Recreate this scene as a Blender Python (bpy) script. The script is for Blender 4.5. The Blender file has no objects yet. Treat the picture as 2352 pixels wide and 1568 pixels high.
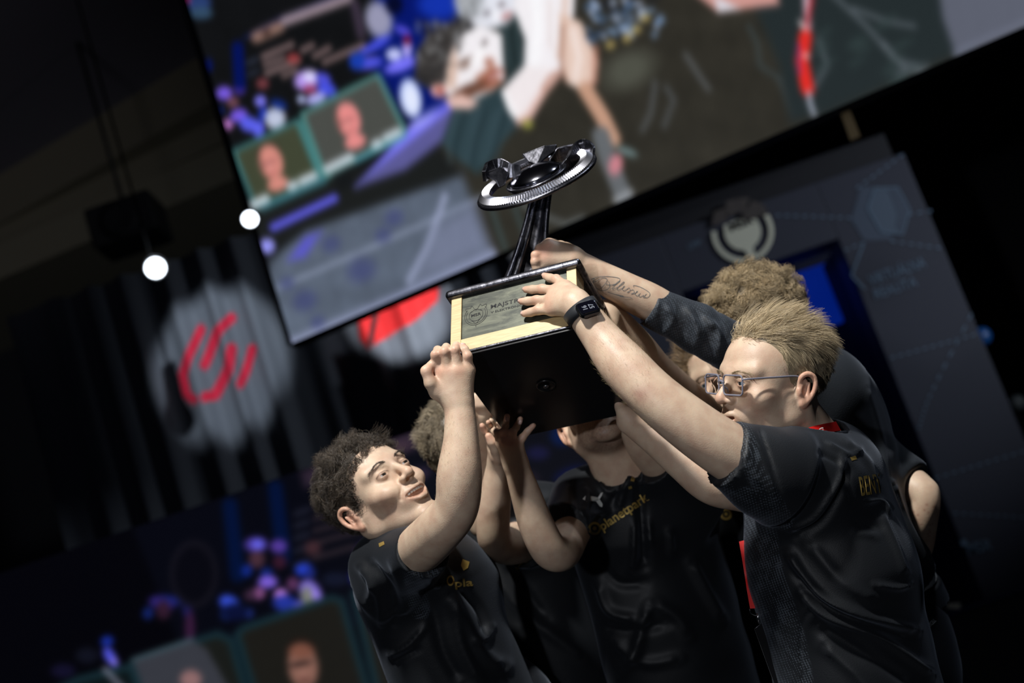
import bpy, math, random
import numpy as np
from mathutils import Vector, Matrix
from mathutils.bvhtree import BVHTree
random.seed(7); rng = np.random.default_rng(7)
sc = bpy.context.scene
COL = sc.collection
# ------------------------------------------------------------------ camera
FPX = 2352 * 50 / 36.0
PITCH, ROLL = math.radians(12.8), math.radians(18.9)
CAM = np.array([0, 0, 1.25])
FW = np.array([0, math.cos(PITCH), math.sin(PITCH)])
_R0 = np.array([1, 0, 0.]); _U0 = np.array([0, -math.sin(PITCH), math.cos(PITCH)])
RT = math.cos(ROLL) * _R0 - math.sin(ROLL) * _U0
UP = math.sin(ROLL) * _R0 + math.cos(ROLL) * _U0
cd = bpy.data.cameras.new('camera'); cam = bpy.data.objects.new('camera', cd); COL.objects.link(cam)
cd.lens = 50; cd.sensor_width = 36; cd.clip_end = 100; cd.clip_start = .05
m = Matrix.Identity(4)
for i in range(3):
    m[i][0] = RT[i]; m[i][1] = UP[i]; m[i][2] = -FW[i]; m[i][3] = CAM[i]
cam.matrix_world = m
cd.dof.use_dof = True; cd.dof.focus_distance = 2.68; cd.dof.aperture_fstop = 2.3
sc.camera = cam
# ------------------------------------------------------------------ world, lights, exposure
w = bpy.data.worlds.new('world'); sc.world = w; w.use_nodes = True
w.node_tree.nodes['Background'].inputs[0].default_value = (.35, .42, .6, 1)
w.node_tree.nodes['Background'].inputs[1].default_value = .05
sc.view_settings.view_transform = 'Standard'; sc.view_settings.look = 'None'
sc.view_settings.gamma = 1; sc.view_settings.use_curve_mapping = False
sc.view_settings.exposure = 0.0

def W(px, py, d):
    return CAM + d * (FW + (px - 1176) / FPX * RT - (py - 784) / FPX * UP)
def Dc(x, y, z):
    "camera frame direction (right, up, towards camera) to world"
    v = x * RT + y * UP - z * FW
    return v / np.linalg.norm(v)
def WY(px, py, Y):
    r = W(px, py, 1) - CAM
    return CAM + r * (Y - CAM[1]) / r[1]
def WZ(px, py, Z):
    r = W(px, py, 1) - CAM
    return CAM + r * (Z - CAM[2]) / r[2]
def proj(P):
    Q = np.asarray(P) - CAM
    z = Q @ FW
    return np.stack([1176 + FPX * (Q @ RT) / z, 784 - FPX * (Q @ UP) / z, z], -1)
def nz(v):
    v = np.asarray(v, float); return v / (np.linalg.norm(v) + 1e-12)

def lamp(name, kind, loc, tgt, energy, col, size=1, **kw):
    l = bpy.data.lights.new(name, kind); l.energy = energy; l.color = col
    if kind == 'AREA': l.size = size
    else: l.shadow_soft_size = size
    for k, v in kw.items(): setattr(l, k, v)
    o = bpy.data.objects.new(name, l); COL.objects.link(o)
    o.location = loc
    o.rotation_euler = (Vector(tgt) - Vector(loc)).to_track_quat('-Z', 'Y').to_euler()
    return o
T0 = W(1450, 950, 2.8)
lamp('key_light', 'SPOT', T0 - 1.7 * RT + 3.2 * UP - 1.5 * FW, T0, 900, (1.0, .985, .945), .14, spot_size=math.radians(34), spot_blend=.5)
lamp('rim_light', 'SPOT', W(2300, -3400, 3.6), W(1800, 1000, 2.8), 170, (.80, .88, 1.0), .15, spot_size=math.radians(60), spot_blend=.8)
lamp('front_light', 'SPOT', (-1.35, -1.6, 1.75), W(1420, 1130, 2.9), 190, (.90, .93, 1.0), .09, spot_size=math.radians(36), spot_blend=.8)

# ------------------------------------------------------------------ materials
def mat(name, col=(.5, .5, .5), rough=.5, metal=0, emit=None, es=0, spec=.5, **kw):
    m = bpy.data.materials.new(name); m.use_nodes = True
    b = m.node_tree.nodes['Principled BSDF']
    b.inputs['Base Color'].default_value = (*col, 1); b.inputs['Roughness'].default_value = rough
    b.inputs['Metallic'].default_value = metal; b.inputs['Specular IOR Level'].default_value = spec
    if emit: b.inputs['Emission Color'].default_value = (*emit, 1); b.inputs['Emission Strength'].default_value = es
    for k, v in kw.items(): b.inputs[k.replace('_', ' ')].default_value = v
    return m
class NT:
    def __init__(s, m): s.t = m.node_tree; s.b = s.t.nodes['Principled BSDF']
    def n(s, typ, **kw):
        x = s.t.nodes.new('ShaderNode' + typ)
        for k, v in kw.items():
            if k.startswith('i_'):
                kk = k[2:]; kk = int(kk) if kk.isdigit() else kk.replace('_', ' ')
                x.inputs[kk].default_value = v
            else: setattr(x, k, v)
        return x
    def l(s, a, b): s.t.links.new(a, b)
    def coord(s): return s.n('TexCoord').outputs['Object']
    def bump(s, h, strength, dist=.001):
        b = s.n('Bump'); b.inputs['Strength'].default_value = strength; b.inputs['Distance'].default_value = dist
        s.l(h, b.inputs['Height']); s.l(b.outputs[0], s.b.inputs['Normal'])
def skin_mat():
    m = mat('skin', (.6, .42, .3), .48, spec=.45); n = NT(m)
    a = n.n('Attribute', attribute_name='col'); c = n.coord()
    no = n.n('TexNoise'); no.inputs['Scale'].default_value = 35; no.inputs['Detail'].default_value = 5; n.l(c, no.inputs['Vector'])
    rp = n.n('ValToRGB'); rp.color_ramp.elements[0].position = .3; rp.color_ramp.elements[0].color = (.86, .76, .74, 1)
    rp.color_ramp.elements[1].position = .65; rp.color_ramp.elements[1].color = (1.05, 1.04, 1.02, 1); n.l(no.outputs[0], rp.inputs[0])
    mx = n.n('Mix', data_type='RGBA', blend_type='MULTIPLY'); mx.inputs[0].default_value = 1
    n.l(a.outputs['Color'], mx.inputs[6]); n.l(rp.outputs[0], mx.inputs[7]); n.l(mx.outputs[2], n.b.inputs['Base Color'])
    n.b.inputs['Subsurface Weight'].default_value = .12; n.b.inputs['Subsurface Radius'].default_value = (1, .35, .2); n.b.inputs['Subsurface Scale'].default_value = .008
    n2 = n.n('TexNoise'); n2.inputs['Scale'].default_value = 420; n2.inputs['Detail'].default_value = 3; n.l(c, n2.inputs['Vector'])
    n.bump(n2.outputs[0], .35, .0008)
    return m
def hair_mat():
    m = mat('hair', (.3, .2, .1), .42, spec=.5); n = NT(m)
    a = n.n('Attribute', attribute_name='col'); n.l(a.outputs['Color'], n.b.inputs['Base Color'])
    n.b.inputs['Sheen Weight'].default_value = .1
    return m
def cloth_mat(name, base=(.0065, .0078, .010), dot=(.048, .057, .07)):
    m = mat(name, base, .55, spec=.35); n = NT(m); c = n.coord()
    a = n.n('Attribute', attribute_name='col'); sp = n.n('SeparateColor'); n.l(a.outputs['Color'], sp.inputs[0])
    v = n.n('TexVoronoi'); v.inputs['Scale'].default_value = 230; v.inputs['Randomness'].default_value = .0; n.l(c, v.inputs['Vector'])
    big = n.n('TexNoise'); big.inputs['Scale'].default_value = 30; n.l(c, big.inputs['Vector'])
    th = n.n('Math', operation='MULTIPLY'); n.l(big.outputs[0], th.inputs[0]); th.inputs[1].default_value = .85
    lt = n.n('Math', operation='LESS_THAN'); n.l(v.outputs['Distance'], lt.inputs[0]); n.l(th.outputs[0], lt.inputs[1])
    mu = n.n('Math', operation='MULTIPLY'); n.l(lt.outputs[0], mu.inputs[0]); n.l(sp.outputs[0], mu.inputs[1])
    mx = n.n('Mix', data_type='RGBA'); n.l(mu.outputs[0], mx.inputs[0]); mx.inputs[6].default_value = (*base, 1); mx.inputs[7].default_value = (*dot, 1)
    n.l(mx.outputs[2], n.b.inputs['Base Color'])
    n.b.inputs['Sheen Weight'].default_value = .13; n.b.inputs['Sheen Roughness'].default_value = .4; n.b.inputs['Sheen Tint'].default_value = (.7, .8, 1, 1)
    w_ = n.n('TexVoronoi'); w_.inputs['Scale'].default_value = 420; n.l(c, w_.inputs['Vector']); n.bump(w_.outputs[0], .25, .0006)
    return m
M = {}
M['skin'] = skin_mat(); M['hair'] = hair_mat(); M['shirt'] = cloth_mat('black_jersey'); M['shirt_grey'] = cloth_mat('grey_jersey', (.02, .024, .03), (.05, .06, .075))
M['eye'] = mat('eye', (.8, .8, .8), .1); _n = NT(M['eye']); _n.l(_n.n('Attribute', attribute_name='col').outputs['Color'], _n.b.inputs['Base Color'])
M['gold'] = mat('gold_print', (.60, .42, .12), .35, .6)
M['whiteprint'] = mat('white_print', (.6, .62, .6), .5)
M['red'] = mat('red_ribbon', (.62, .012, .01), .45)
M['chrome'] = mat('chrome', (.7, .7, .72), .2, 1)
M['black'] = mat('black_plastic', (.006, .006, .007), .3)
M['blackm'] = mat('black_matte', (.006, .006, .008), .75)
M['glassy'] = mat('watch_glass', (.003, .003, .006), .04)
M['band'] = mat('rubber_band', (.018, .02, .024), .5)
M['ink'] = mat('tattoo_ink', (.16, .17, .17), .6)
M['digits'] = mat('digits', (.0, .0, .0), .5, emit=(.30, .32, .38), es=.8)
M['teeth'] = mat('teeth', (.75, .72, .66), .25)
M['frame'] = mat('grey_acetate', (.20, .20, .25), .1)
M['lens'] = mat('lens', (1, 1, 1), .02, spec=.5, Transmission_Weight=1.0, IOR=1.05)
def metal_mat():
    m = mat('dark_cast_metal', (.13, .13, .15), .24, 1); n = NT(m); c = n.coord()
    no = n.n('TexNoise'); no.inputs['Scale'].default_value = 60; no.inputs['Detail'].default_value = 6; n.l(c, no.inputs['Vector'])
    mr = n.n('MapRange'); mr.inputs[3].default_value = .16; mr.inputs[4].default_value = .42; n.l(no.outputs[0], mr.inputs[0]); n.l(mr.outputs[0], n.b.inputs['Roughness'])
    n.bump(no.outputs[0], .5, .002); return m
M['metal'] = metal_mat()
M['silver'] = mat('bright_cast_metal', (.45, .45, .50), .3, 1)
def wood_mat():
    m = mat('beech_wood', (.62, .45, .22), .4); n = NT(m); c = n.coord()
    mp = n.n('Mapping'); mp.inputs['Scale'].default_value = (6, 60, 90); n.l(c, mp.inputs[0])
    no = n.n('TexNoise'); no.inputs['Scale'].default_value = 5; no.inputs['Detail'].default_value = 6; n.l(mp.outputs[0], no.inputs['Vector'])
    rp = n.n('ValToRGB'); rp.color_ramp.elements[0].position = .3; rp.color_ramp.elements[0].color = (.50, .36, .17, 1); rp.color_ramp.elements[1].position = .7; rp.color_ramp.elements[1].color = (.68, .53, .28, 1)
    n.l(no.outputs[0], rp.inputs[0]); n.l(rp.outputs[0], n.b.inputs['Base Color']); return m
M['wood'] = wood_mat()
def plaque_mat():
    m = mat('brushed_plaque', (.1, .11, .09), .36, .85); n = NT(m); c = n.coord()
    mp = n.n('Mapping'); mp.inputs['Scale'].default_value = (6, 20, 26); n.l(c, mp.inputs[0])
    no = n.n('TexNoise'); no.inputs['Scale'].default_value = 2.5; no.inputs['Detail'].default_value = 9; no.inputs['Roughness'].default_value = .7; no.inputs['Distortion'].default_value = .6; n.l(mp.outputs[0], no.inputs['Vector'])
    rp = n.n('ValToRGB'); rp.color_ramp.elements[0].position = .36; rp.color_ramp.elements[0].color = (.022, .026, .020, 1); rp.color_ramp.elements[1].position = .72; rp.color_ramp.elements[1].color = (.12, .125, .088, 1)
    n.l(no.outputs[0], rp.inputs[0]); n.l(rp.outputs[0], n.b.inputs['Base Color'])
    n.b.inputs['Metallic'].default_value = .35
    return m
M['plaque'] = plaque_mat()
def attr_emit(name, strength):
    m = mat(name, (0, 0, 0), .5, spec=.2); n = NT(m); a = n.n('Attribute', attribute_name='col')
    n.l(a.outputs['Color'], n.b.inputs['Emission Color']); n.b.inputs['Emission Strength'].default_value = strength; return m

# ------------------------------------------------------------------ object helpers
def empty(name, loc, label, cat, group=None):
    o = bpy.data.objects.new(name, None); COL.objects.link(o); o.location = loc; o.empty_display_size = .1
    o['label'] = label; o['category'] = cat
    if group: o['group'] = group
    o.rotation_mode = 'QUATERNION'
    return o
def rootloc(p):
    while p is not None and p.parent is not None: p = p.parent
    return np.array(p.location) if p is not None else np.zeros(3)
def mk(name, V, Fc, material, parent=None, col=None, smooth=True, local=False, label=None, cat=None, kind=None, group=None):
    "V in world coordinates unless local; Fc = (n,k) array or list of index tuples"
    V = np.asarray(V, np.float64).reshape(-1, 3)
    if parent is not None and not local: V = V - rootloc(parent)
    me = bpy.data.meshes.new(name)
    if isinstance(Fc, np.ndarray):
        k = Fc.shape[1]; nf = len(Fc)
        me.vertices.add(len(V)); me.vertices.foreach_set('co', V.astype(np.float32).ravel())
        me.loops.add(nf * k); me.loops.foreach_set('vertex_index', Fc.astype(np.int32).ravel())
        me.polygons.add(nf); me.polygons.foreach_set('loop_start', np.arange(0, nf * k, k, dtype=np.int32))
        me.polygons.foreach_set('loop_total', np.full(nf, k, np.int32)); me.update(calc_edges=True)
    else:
        me.from_pydata(V.tolist(), [], Fc); me.update()
    if smooth: me.polygons.foreach_set('use_smooth', np.ones(len(me.polygons), bool))
    if col is not None:
        at = me.color_attributes.new('col', 'FLOAT_COLOR', 'POINT')
        C4 = np.ones((len(V), 4), np.float32); C4[:, :3] = col; at.data.foreach_set('color', C4.ravel())
    me.materials.append(material)
    o = bpy.data.objects.new(name, me); COL.objects.link(o)
    if parent is not None: o.parent = parent
    if label: o['label'] = label
    if cat: o['category'] = cat
    if kind: o['kind'] = kind
    if group: o['group'] = group
    return o
class Geo:
    "collect simple polygons"
    def __init__(s): s.v = []; s.f = []
    def add(s, V, F):
        b = len(s.v); s.v += [tuple(map(float, p)) for p in V]; s.f += [tuple(i + b for i in f) for f in F]; return s
    def box(s, a, b, bev=0):
        x0, y0, z0 = a; x1, y1, z1 = b
        return s.add([(x0, y0, z0), (x1, y0, z0), (x1, y1, z0), (x0, y1, z0), (x0, y0, z1), (x1, y0, z1), (x1, y1, z1), (x0, y1, z1)],
                     [(0, 3, 2, 1), (4, 5, 6, 7), (0, 1, 5, 4), (1, 2, 6, 5), (2, 3, 7, 6), (3, 0, 4, 7)])
    def prism(s, pts, off):
        "pts: planar 3d loop, off: extrusion vector"
        n = len(pts); P = [np.asarray(p, float) for p in pts]; Q = [p + np.asarray(off) for p in P]
        return s.add(P + Q, [tuple(range(n))[::-1], tuple(range(n, 2 * n))] + [(i, (i + 1) % n, n + (i + 1) % n, n + i) for i in range(n)])
    def tube(s, pts, r, n=8, closed=False):
        P = np.asarray(pts, float); m_ = len(P); R = np.broadcast_to(np.asarray(r, float), (m_,))
        T = np.gradient(P, axis=0) if not closed else np.roll(P, -1, 0) - np.roll(P, 1, 0)
        up = np.array([0.3, .2, .9]); V = []
        for i in range(m_):
            t = nz(T[i]); u = nz(np.cross(t, up)); v = np.cross(t, u)
            for k in range(n):
                a = 2 * math.pi * k / n; V.append(P[i] + R[i] * (math.cos(a) * u + math.sin(a) * v))
        F = []
        for i in range(m_ if closed else m_ - 1):
            j = (i + 1) % m_
            for k in range(n): F.append((i * n + k, i * n + (k + 1) % n, j * n + (k + 1) % n, j * n + k))
        if not closed: F += [tuple(range(n))[::-1], tuple(range((m_ - 1) * n, m_ * n))]
        return s.add(V, F)
    def lathe(s, prof, o, ax, u, n=32):
        "prof list of (radius, height)"
        ax = nz(ax); u = nz(np.asarray(u) - np.dot(u, ax) * ax); v = np.cross(ax, u); V = []; F = []
        for r, h in prof:
            for k in range(n):
                a = 2 * math.pi * k / n; V.append(np.asarray(o) + ax * h + r * (math.cos(a) * u + math.sin(a) * v))
        for i in range(len(prof) - 1):
            for k in range(n): F.append((i * n + k, i * n + (k + 1) % n, (i + 1) * n + (k + 1) % n, (i + 1) * n + k))
        F += [tuple(range(n))[::-1], tuple(range((len(prof) - 1) * n, len(prof) * n))]
        return s.add(V, F)
    def mk(s, name, material, parent=None, **kw): return mk(name, s.v, s.f, material, parent, **kw)
def bevel(o, w_, seg=2):
    b = o.modifiers.new('bevel', 'BEVEL'); b.width = w_; b.segments = seg; b.limit_method = 'ANGLE'; return o

# ------------------------------------------------------------------ sdf sculpting
def smooth_spline(P, n):
    P = np.asarray(P, float)
    if len(P) < 3:
        t = np.linspace(0, 1, n)[:, None]; return P[0] * (1 - t) + P[-1] * t
    Q = np.vstack([2 * P[0] - P[1], P, 2 * P[-1] - P[-2]]); out = []
    ts = np.linspace(0, len(P) - 1 - 1e-6, n)
    for t in ts:
        i = int(t); f = t - i; a, b, c, d = Q[i:i + 4]
        out.append(.5 * (2 * b + (c - a) * f + (2 * a - 5 * b + 4 * c - d) * f * f + (3 * b - a - 3 * c + d) * f ** 3))
    return np.array(out)
def nets(V, org, h):
    ins = V < 0
    c = np.zeros(tuple(s - 1 for s in V.shape), np.uint8)
    C8 = [(a, b, d) for a in (0, 1) for b in (0, 1) for d in (0, 1)]
    sh = c.shape
    for a, b, d in C8: c += ins[a:a + sh[0], b:b + sh[1], d:d + sh[2]]
    I = np.array(np.nonzero((c > 0) & (c < 8)))
    ids = np.full(sh, -1, np.int32); ids[tuple(I)] = np.arange(I.shape[1])
    vals = {k: V[I[0] + k[0], I[1] + k[1], I[2] + k[2]] for k in C8}
    acc = np.zeros((I.shape[1], 3)); cnt = np.zeros(I.shape[1])
    for k in C8:
        for ax in range(3):
            if k[ax] == 1: continue
            k2 = list(k); k2[ax] = 1; k2 = tuple(k2); a, b = vals[k], vals[k2]; cr = (a < 0) != (b < 0)
            t = np.where(cr, a / np.where(cr, a - b, 1), 0); p = np.tile(np.array(k, float), (len(t), 1)); p[:, ax] = t
            acc += p * cr[:, None]; cnt += cr
    P = (I.T + acc / cnt[:, None]) * h + org
    Fs = []
    for ax in range(3):
        u, v = (ax + 1) % 3, (ax + 2) % 3
        sl0 = [slice(None)] * 3; sl1 = [slice(None)] * 3; sl0[ax] = slice(0, -1); sl1[ax] = slice(1, None)
        a, b = ins[tuple(sl0)], ins[tuple(sl1)]
        E = np.array(np.nonzero(a != b)); ok = (E[u] > 0) & (E[v] > 0) & (E[u] < sh[u]) & (E[v] < sh[v]); E = E[:, ok]
        s0 = a[tuple(E)]
        def cell(du, dv):
            q = E.copy(); q[u] += du; q[v] += dv; return ids[tuple(q)]
        q = np.stack([cell(-1, -1), cell(0, -1), cell(0, 0), cell(-1, 0)], 1)
        q[~s0] = q[~s0][:, ::-1]; Fs.append(q)
    F = np.vstack(Fs); F = F[(F >= 0).all(1)]
    return P, F
def lap(P, F, it=1, lam=.5):
    E = np.vstack([F[:, [0, 1]], F[:, [1, 2]], F[:, [2, 3]], F[:, [3, 0]]]); n = len(P)
    deg = np.bincount(E[:, 0], minlength=n) + np.bincount(E[:, 1], minlength=n)
    for _ in range(it):
        A = np.stack([np.bincount(E[:, 0], P[E[:, 1], k], n) + np.bincount(E[:, 1], P[E[:, 0], k], n) for k in range(3)], 1) / np.maximum(deg, 1)[:, None]
        P = P + lam * (A - P)
    return P
def normals(P, F):
    nrm = np.cross(P[F[:, 2]] - P[F[:, 0]], P[F[:, 3]] - P[F[:, 1]]); N = np.zeros_like(P)
    for j in range(4):
        for k in range(3): N[:, k] += np.bincount(F[:, j], nrm[:, k], len(P))
    return N / (np.linalg.norm(N, axis=1, keepdims=True) + 1e-12)
class Sc:
    def __init__(s, h): s.h = h; s.ops = []
    def cap(s, a, b, ra, rb=None, k=.01, sub=False, fl=1, u=None, cyl=False):
        a = np.asarray(a, float); b = np.asarray(b, float); rb = ra if rb is None else rb
        if fl != 1:
            ax = nz(b - a); u = nz(np.asarray(u, float) - np.dot(u, ax) * ax); v = np.cross(ax, u)   # u keeps radius, v scaled by fl
        else: v = None
        R = max(ra, rb) * max(1, fl); s.ops.append(('c', np.minimum(a, b) - R, np.maximum(a, b) + R, k, sub, (a, b, ra, rb, fl, v, cyl))); return s
    def chain(s, pts, rad, k=.01, n=None, **kw):
        pts = np.asarray(pts, float); rad = np.asarray(rad, float)
        if n:
            Q = smooth_spline(np.hstack([pts, rad[:, None]]), n); pts, rad = Q[:, :3], Q[:, 3]
        sub = kw.pop('sub', False); Rm = rad.max()
        s.ops.append(('g', pts.min(0) - Rm, pts.max(0) + Rm, k, sub, (pts, rad))); return s
    def ell(s, c, r, k=.01, sub=False, ax=None):
        c = np.asarray(c, float); r = np.asarray(r, float); R = r.max() if ax is not None else r
        s.ops.append(('e', c - R, c + R, k, sub, (c, r, ax))); return s
    def bake(s, smooth=1):
        h = s.h; lo = np.min([o[1] for o in s.ops if not o[4]], 0) - 3 * h; hi = np.max([o[2] for o in s.ops if not o[4]], 0) + 3 * h
        n = np.ceil((hi - lo) / h).astype(int) + 1; V = np.full(n, 1., np.float32)
        for typ, a, b, k, sub, pr in s.ops:
            pad = k + 2.5 * h; i0 = np.maximum(((a - pad - lo) / h).astype(int), 0); i1 = np.minimum(((b + pad - lo) / h).astype(int) + 2, n)
            if (i1 <= i0).any(): continue
            g = [(lo[j] + h * np.arange(i0[j], i1[j])).astype(np.float32) for j in range(3)]
            X, Y, Z = g[0][:, None, None], g[1][None, :, None], g[2][None, None, :]
            if typ == 'g':
                pts, rad = pr; D = None
                for q in range(len(pts) - 1):
                    A = pts[q]; d = pts[q + 1] - A; L = np.linalg.norm(d) + 1e-9; d = d / L; x, y, z = X - A[0], Y - A[1], Z - A[2]
                    t = x * d[0] + y * d[1] + z * d[2]; tt = np.clip(t, 0, L)
                    E = np.sqrt(np.maximum(x * x + y * y + z * z - t * t, 0) + (t - tt) ** 2) - (rad[q] + (rad[q + 1] - rad[q]) * tt / L)
                    
                    if D is None: D = E
                    else: hh = np.maximum(.004 - np.abs(D - E), 0) / .004; D = np.minimum(D, E) - hh * hh * .001
            elif typ == 'c':
                A, B, ra, rb, fl, v, cyl = pr; d = B - A; L = np.linalg.norm(d) + 1e-9; d = d / L
                x, y, z = X - A[0], Y - A[1], Z - A[2]
                t = x * d[0] + y * d[1] + z * d[2]; q2 = x * x + y * y + z * z
                perp2 = np.maximum(q2 - t * t, 0)
                if fl != 1:
                    vv = x * v[0] + y * v[1] + z * v[2]; perp2 = perp2 - vv * vv + (vv / fl) ** 2
                if cyl:
                    tt = np.clip(t, 0, L); rr = ra + (rb - ra) * tt / L; q0 = np.sqrt(perp2) - rr; q1 = np.abs(t - L / 2) - L / 2
                    D = np.minimum(np.maximum(q0, q1), 0) + np.sqrt(np.maximum(q0, 0) ** 2 + np.maximum(q1, 0) ** 2)
                else:
                    tt = np.clip(t, 0, L); D = np.sqrt(perp2 + (t - tt) ** 2) - (ra + (rb - ra) * tt / L)
                if fl < 1: D = D * max(fl, .35)
            else:
                c, r, ax = pr; x, y, z = X - c[0], Y - c[1], Z - c[2]
                if ax is not None: x, y, z = [x * ax[j][0] + y * ax[j][1] + z * ax[j][2] for j in range(3)]
                k0 = np.sqrt((x / r[0]) ** 2 + (y / r[1]) ** 2 + (z / r[2]) ** 2); k1 = np.sqrt((x / r[0] ** 2) ** 2 + (y / r[1] ** 2) ** 2 + (z / r[2] ** 2) ** 2) + 1e-6
                D = k0 * (k0 - 1) / k1
            sl = tuple(slice(i0[j], i1[j]) for j in range(3)); O = V[sl]
            if sub:
                D = -D; hh = np.maximum(k - np.abs(O - D), 0) / k; V[sl] = np.maximum(O, D) + hh * hh * k * .25
            else:
                hh = np.maximum(k - np.abs(O - D), 0) / k; V[sl] = np.minimum(O, D) - hh * hh * k * .25
        P, F = nets(V, lo, h)
        if smooth: P = lap(P, F, smooth)
        return P, F
def join(parts):
    Vs, Fs, b = [], [], 0
    for P, F in parts: Vs.append(P); Fs.append(F + b); b += len(P)
    return np.vstack(Vs), np.vstack(Fs)
def seg_dist(Q, pl):
    "min distance of 2d points to polyline"
    D = np.full(len(Q), 1e9)
    for a, b in zip(pl[:-1], pl[1:]):
        a = np.array(a, float); b = np.array(b, float); d = b - a; t = np.clip(((Q - a) @ d) / (d @ d + 1e-9), 0, 1)
        D = np.minimum(D, np.linalg.norm(Q - a - t[:, None] * d, axis=1))
    return D
def folds(P, F, fl, noise=0, nscale=18, view=True):
    "raise or sink folds along lines laid out on the visible side of the cloth"
    N = normals(P, F); uv = proj(P)[:, :2]
    V = CAM - P; V /= np.linalg.norm(V, axis=1, keepdims=True); fac = np.clip((N * V).sum(1) * 2.5, 0, 1)
    disp = np.zeros(len(P))
    for pl, wd, amp in fl:
        pl_ = smooth_spline(pl, max(3, 4 * len(pl)))[:, :2]; lo = pl_.min(0) - 3 * wd; hi = pl_.max(0) + 3 * wd
        s_ = ((uv > lo) & (uv < hi)).all(1) & (fac > 0)
        if not s_.any(): continue
        d = seg_dist(uv[s_], pl_); e = np.linalg.norm(uv[s_] - pl_[0], axis=1); e2 = np.linalg.norm(uv[s_] - pl_[-1], axis=1)
        fade = np.clip(np.minimum(e, e2) / (2 * wd) + .25, 0, 1)
        disp[s_] += 1.5 * amp * np.exp(-(d / wd) ** 2) * fac[s_] * fade
    if noise:
        a = P * nscale; r = np.random.default_rng(3)
        for q in range(5):
            d = nz(r.normal(size=3)) * (1 + .5 * q); d2 = nz(r.normal(size=3))
            disp += noise / (1 + .5 * q) * np.sin(a @ d + 2.0 * np.sin(a @ d2 * .6 + q))
    return P + N * disp[:, None]
def mask_px(P, F, pls):
    N = normals(P, F); uv = proj(P)[:, :2]; m_ = np.zeros(len(P))
    V = CAM - P; fac = (N * V).sum(1) > 0
    for pl, wd in pls: m_ = np.maximum(m_, np.clip((wd - seg_dist(uv, pl)) / 6 + .5, 0, 1))
    return m_ * fac
# ------------------------------------------------------------------ decals hugging a surface
def bvh_of(P, F):
    return BVHTree.FromPolygons([tuple(p) for p in P], [tuple(int(i) for i in f) for f in F])
def cast(bv, px, py, off=.0008):
    r = nz(W(px, py, 1) - CAM); h = bv.ray_cast(Vector(CAM), Vector(r))
    return None if h[0] is None else np.array(h[0]) + np.array(h[1]) * off
def decal(name, pts, faces, bv, material, parent, off=.0008, **kw):
    out = [cast(bv, x, y, off) for x, y in pts]; good = [o for o in out if o is not None]
    if not good: return None
    ok = [o is not None for o in out]
    fs = [f for f in faces if all(ok[i] for i in f)]
    if not fs: return None
    out = [o if o is not None else good[0] for o in out]
    return mk(name, out, fs, material, parent, smooth=False, **kw)
def ribbon(pl, wd, step=3):
    "2d ribbon polygon strip"
    pl = np.asarray(pl, float); L = np.linalg.norm(np.diff(pl, axis=0), axis=1).sum(); n = max(3, int(L / step))
    Q = smooth_spline(pl, n)[:, :2]; T = np.gradient(Q, axis=0); T /= np.linalg.norm(T, axis=1, keepdims=True) + 1e-9
    Nn = np.stack([-T[:, 1], T[:, 0]], 1); w_ = np.broadcast_to(np.asarray(wd, float), (n,)) / 2
    V = np.vstack([Q + Nn * w_[:, None], Q - Nn * w_[:, None]]); return V.tolist(), [(i, i + 1, n + i + 1, n + i) for i in range(n - 1)]
def ribbons(pls, wd, step=3):
    V, F = [], []
    for pl in pls:
        v, f = ribbon(pl, wd, step); b = len(V); V += v; F += [tuple(i + b for i in q) for q in f]
    return V, F
def text_geo(s, ext=0, bold=0, shear=0, space=1):
    c = bpy.data.curves.new('text', 'FONT'); c.body = s; c.size = 1; c.extrude = ext; c.offset = bold; c.shear = shear; c.space_character = space; c.resolution_u = 4; c.align_x = 'LEFT'
    o = bpy.data.objects.new('text', c); me = bpy.data.meshes.new_from_object(o)
    V = np.array([tuple(v.co) for v in me.vertices]); F = [tuple(p.vertices) for p in me.polygons]
    bpy.data.objects.remove(o); bpy.data.curves.remove(c); bpy.data.meshes.remove(me); return V, F
def text_px(name, s, p0, p1, hpx, bv, material, parent, **kw):
    "string from pixel p0 (baseline left) to p1 (baseline right), cap height hpx"
    tk = {k: kw.pop(k) for k in ('bold', 'shear', 'space') if k in kw}
    V, F = text_geo(s, **tk); p0 = np.array(p0, float); p1 = np.array(p1, float); x0, x1 = V[:, 0].min(), V[:, 0].max()
    R = (p1 - p0) / (x1 - x0); n = np.array([R[1], -R[0]]); n = n / np.linalg.norm(n) * hpx / .7
    if kw.pop('slantfix', None): pass
    pts = p0 + (V[:, :1] - x0) * R + V[:, 1:2] * n
    return decal(name, pts.tolist(), F, bv, material, parent, **kw)
# ================================================================== setting
def tagk(o, k='structure'): o['kind'] = k; return o
M['floorm'] = mat('stage_floor', (.012, .012, .014), .45); _n = NT(M['floorm']); _t = _n.n('TexNoise'); _t.inputs['Scale'].default_value = 9; _n.l(_n.coord(), _t.inputs[0]); _n.bump(_t.outputs[0], .2, .01)
M['ceilm'] = mat('ceiling_paint', (.26, .25, .30), .9)
M['beamm'] = mat('beam_plaster', (.30, .27, .19), .9)
M['wallm'] = mat('dark_wall', (.02, .02, .026), .9)
M['vent'] = mat('vent_dark', (.006, .006, .006), .8)
tagk(Geo().box((-9, -4, -.1), (9, 13, 0)).mk('floor', M['floorm'], smooth=False))
tagk(Geo().box((-9, -4, 6.6), (9, 13, 6.7)).mk('ceiling', M['ceilm'], smooth=False))
tagk(Geo().box((-9, 12.9, 0), (9, 13, 6.6)).mk('wall_back', M['wallm'], smooth=False))
tagk(Geo().box((-9.1, -4, 0), (-9, 13, 6.6)).mk('wall_left', M['wallm'], smooth=False))
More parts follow.
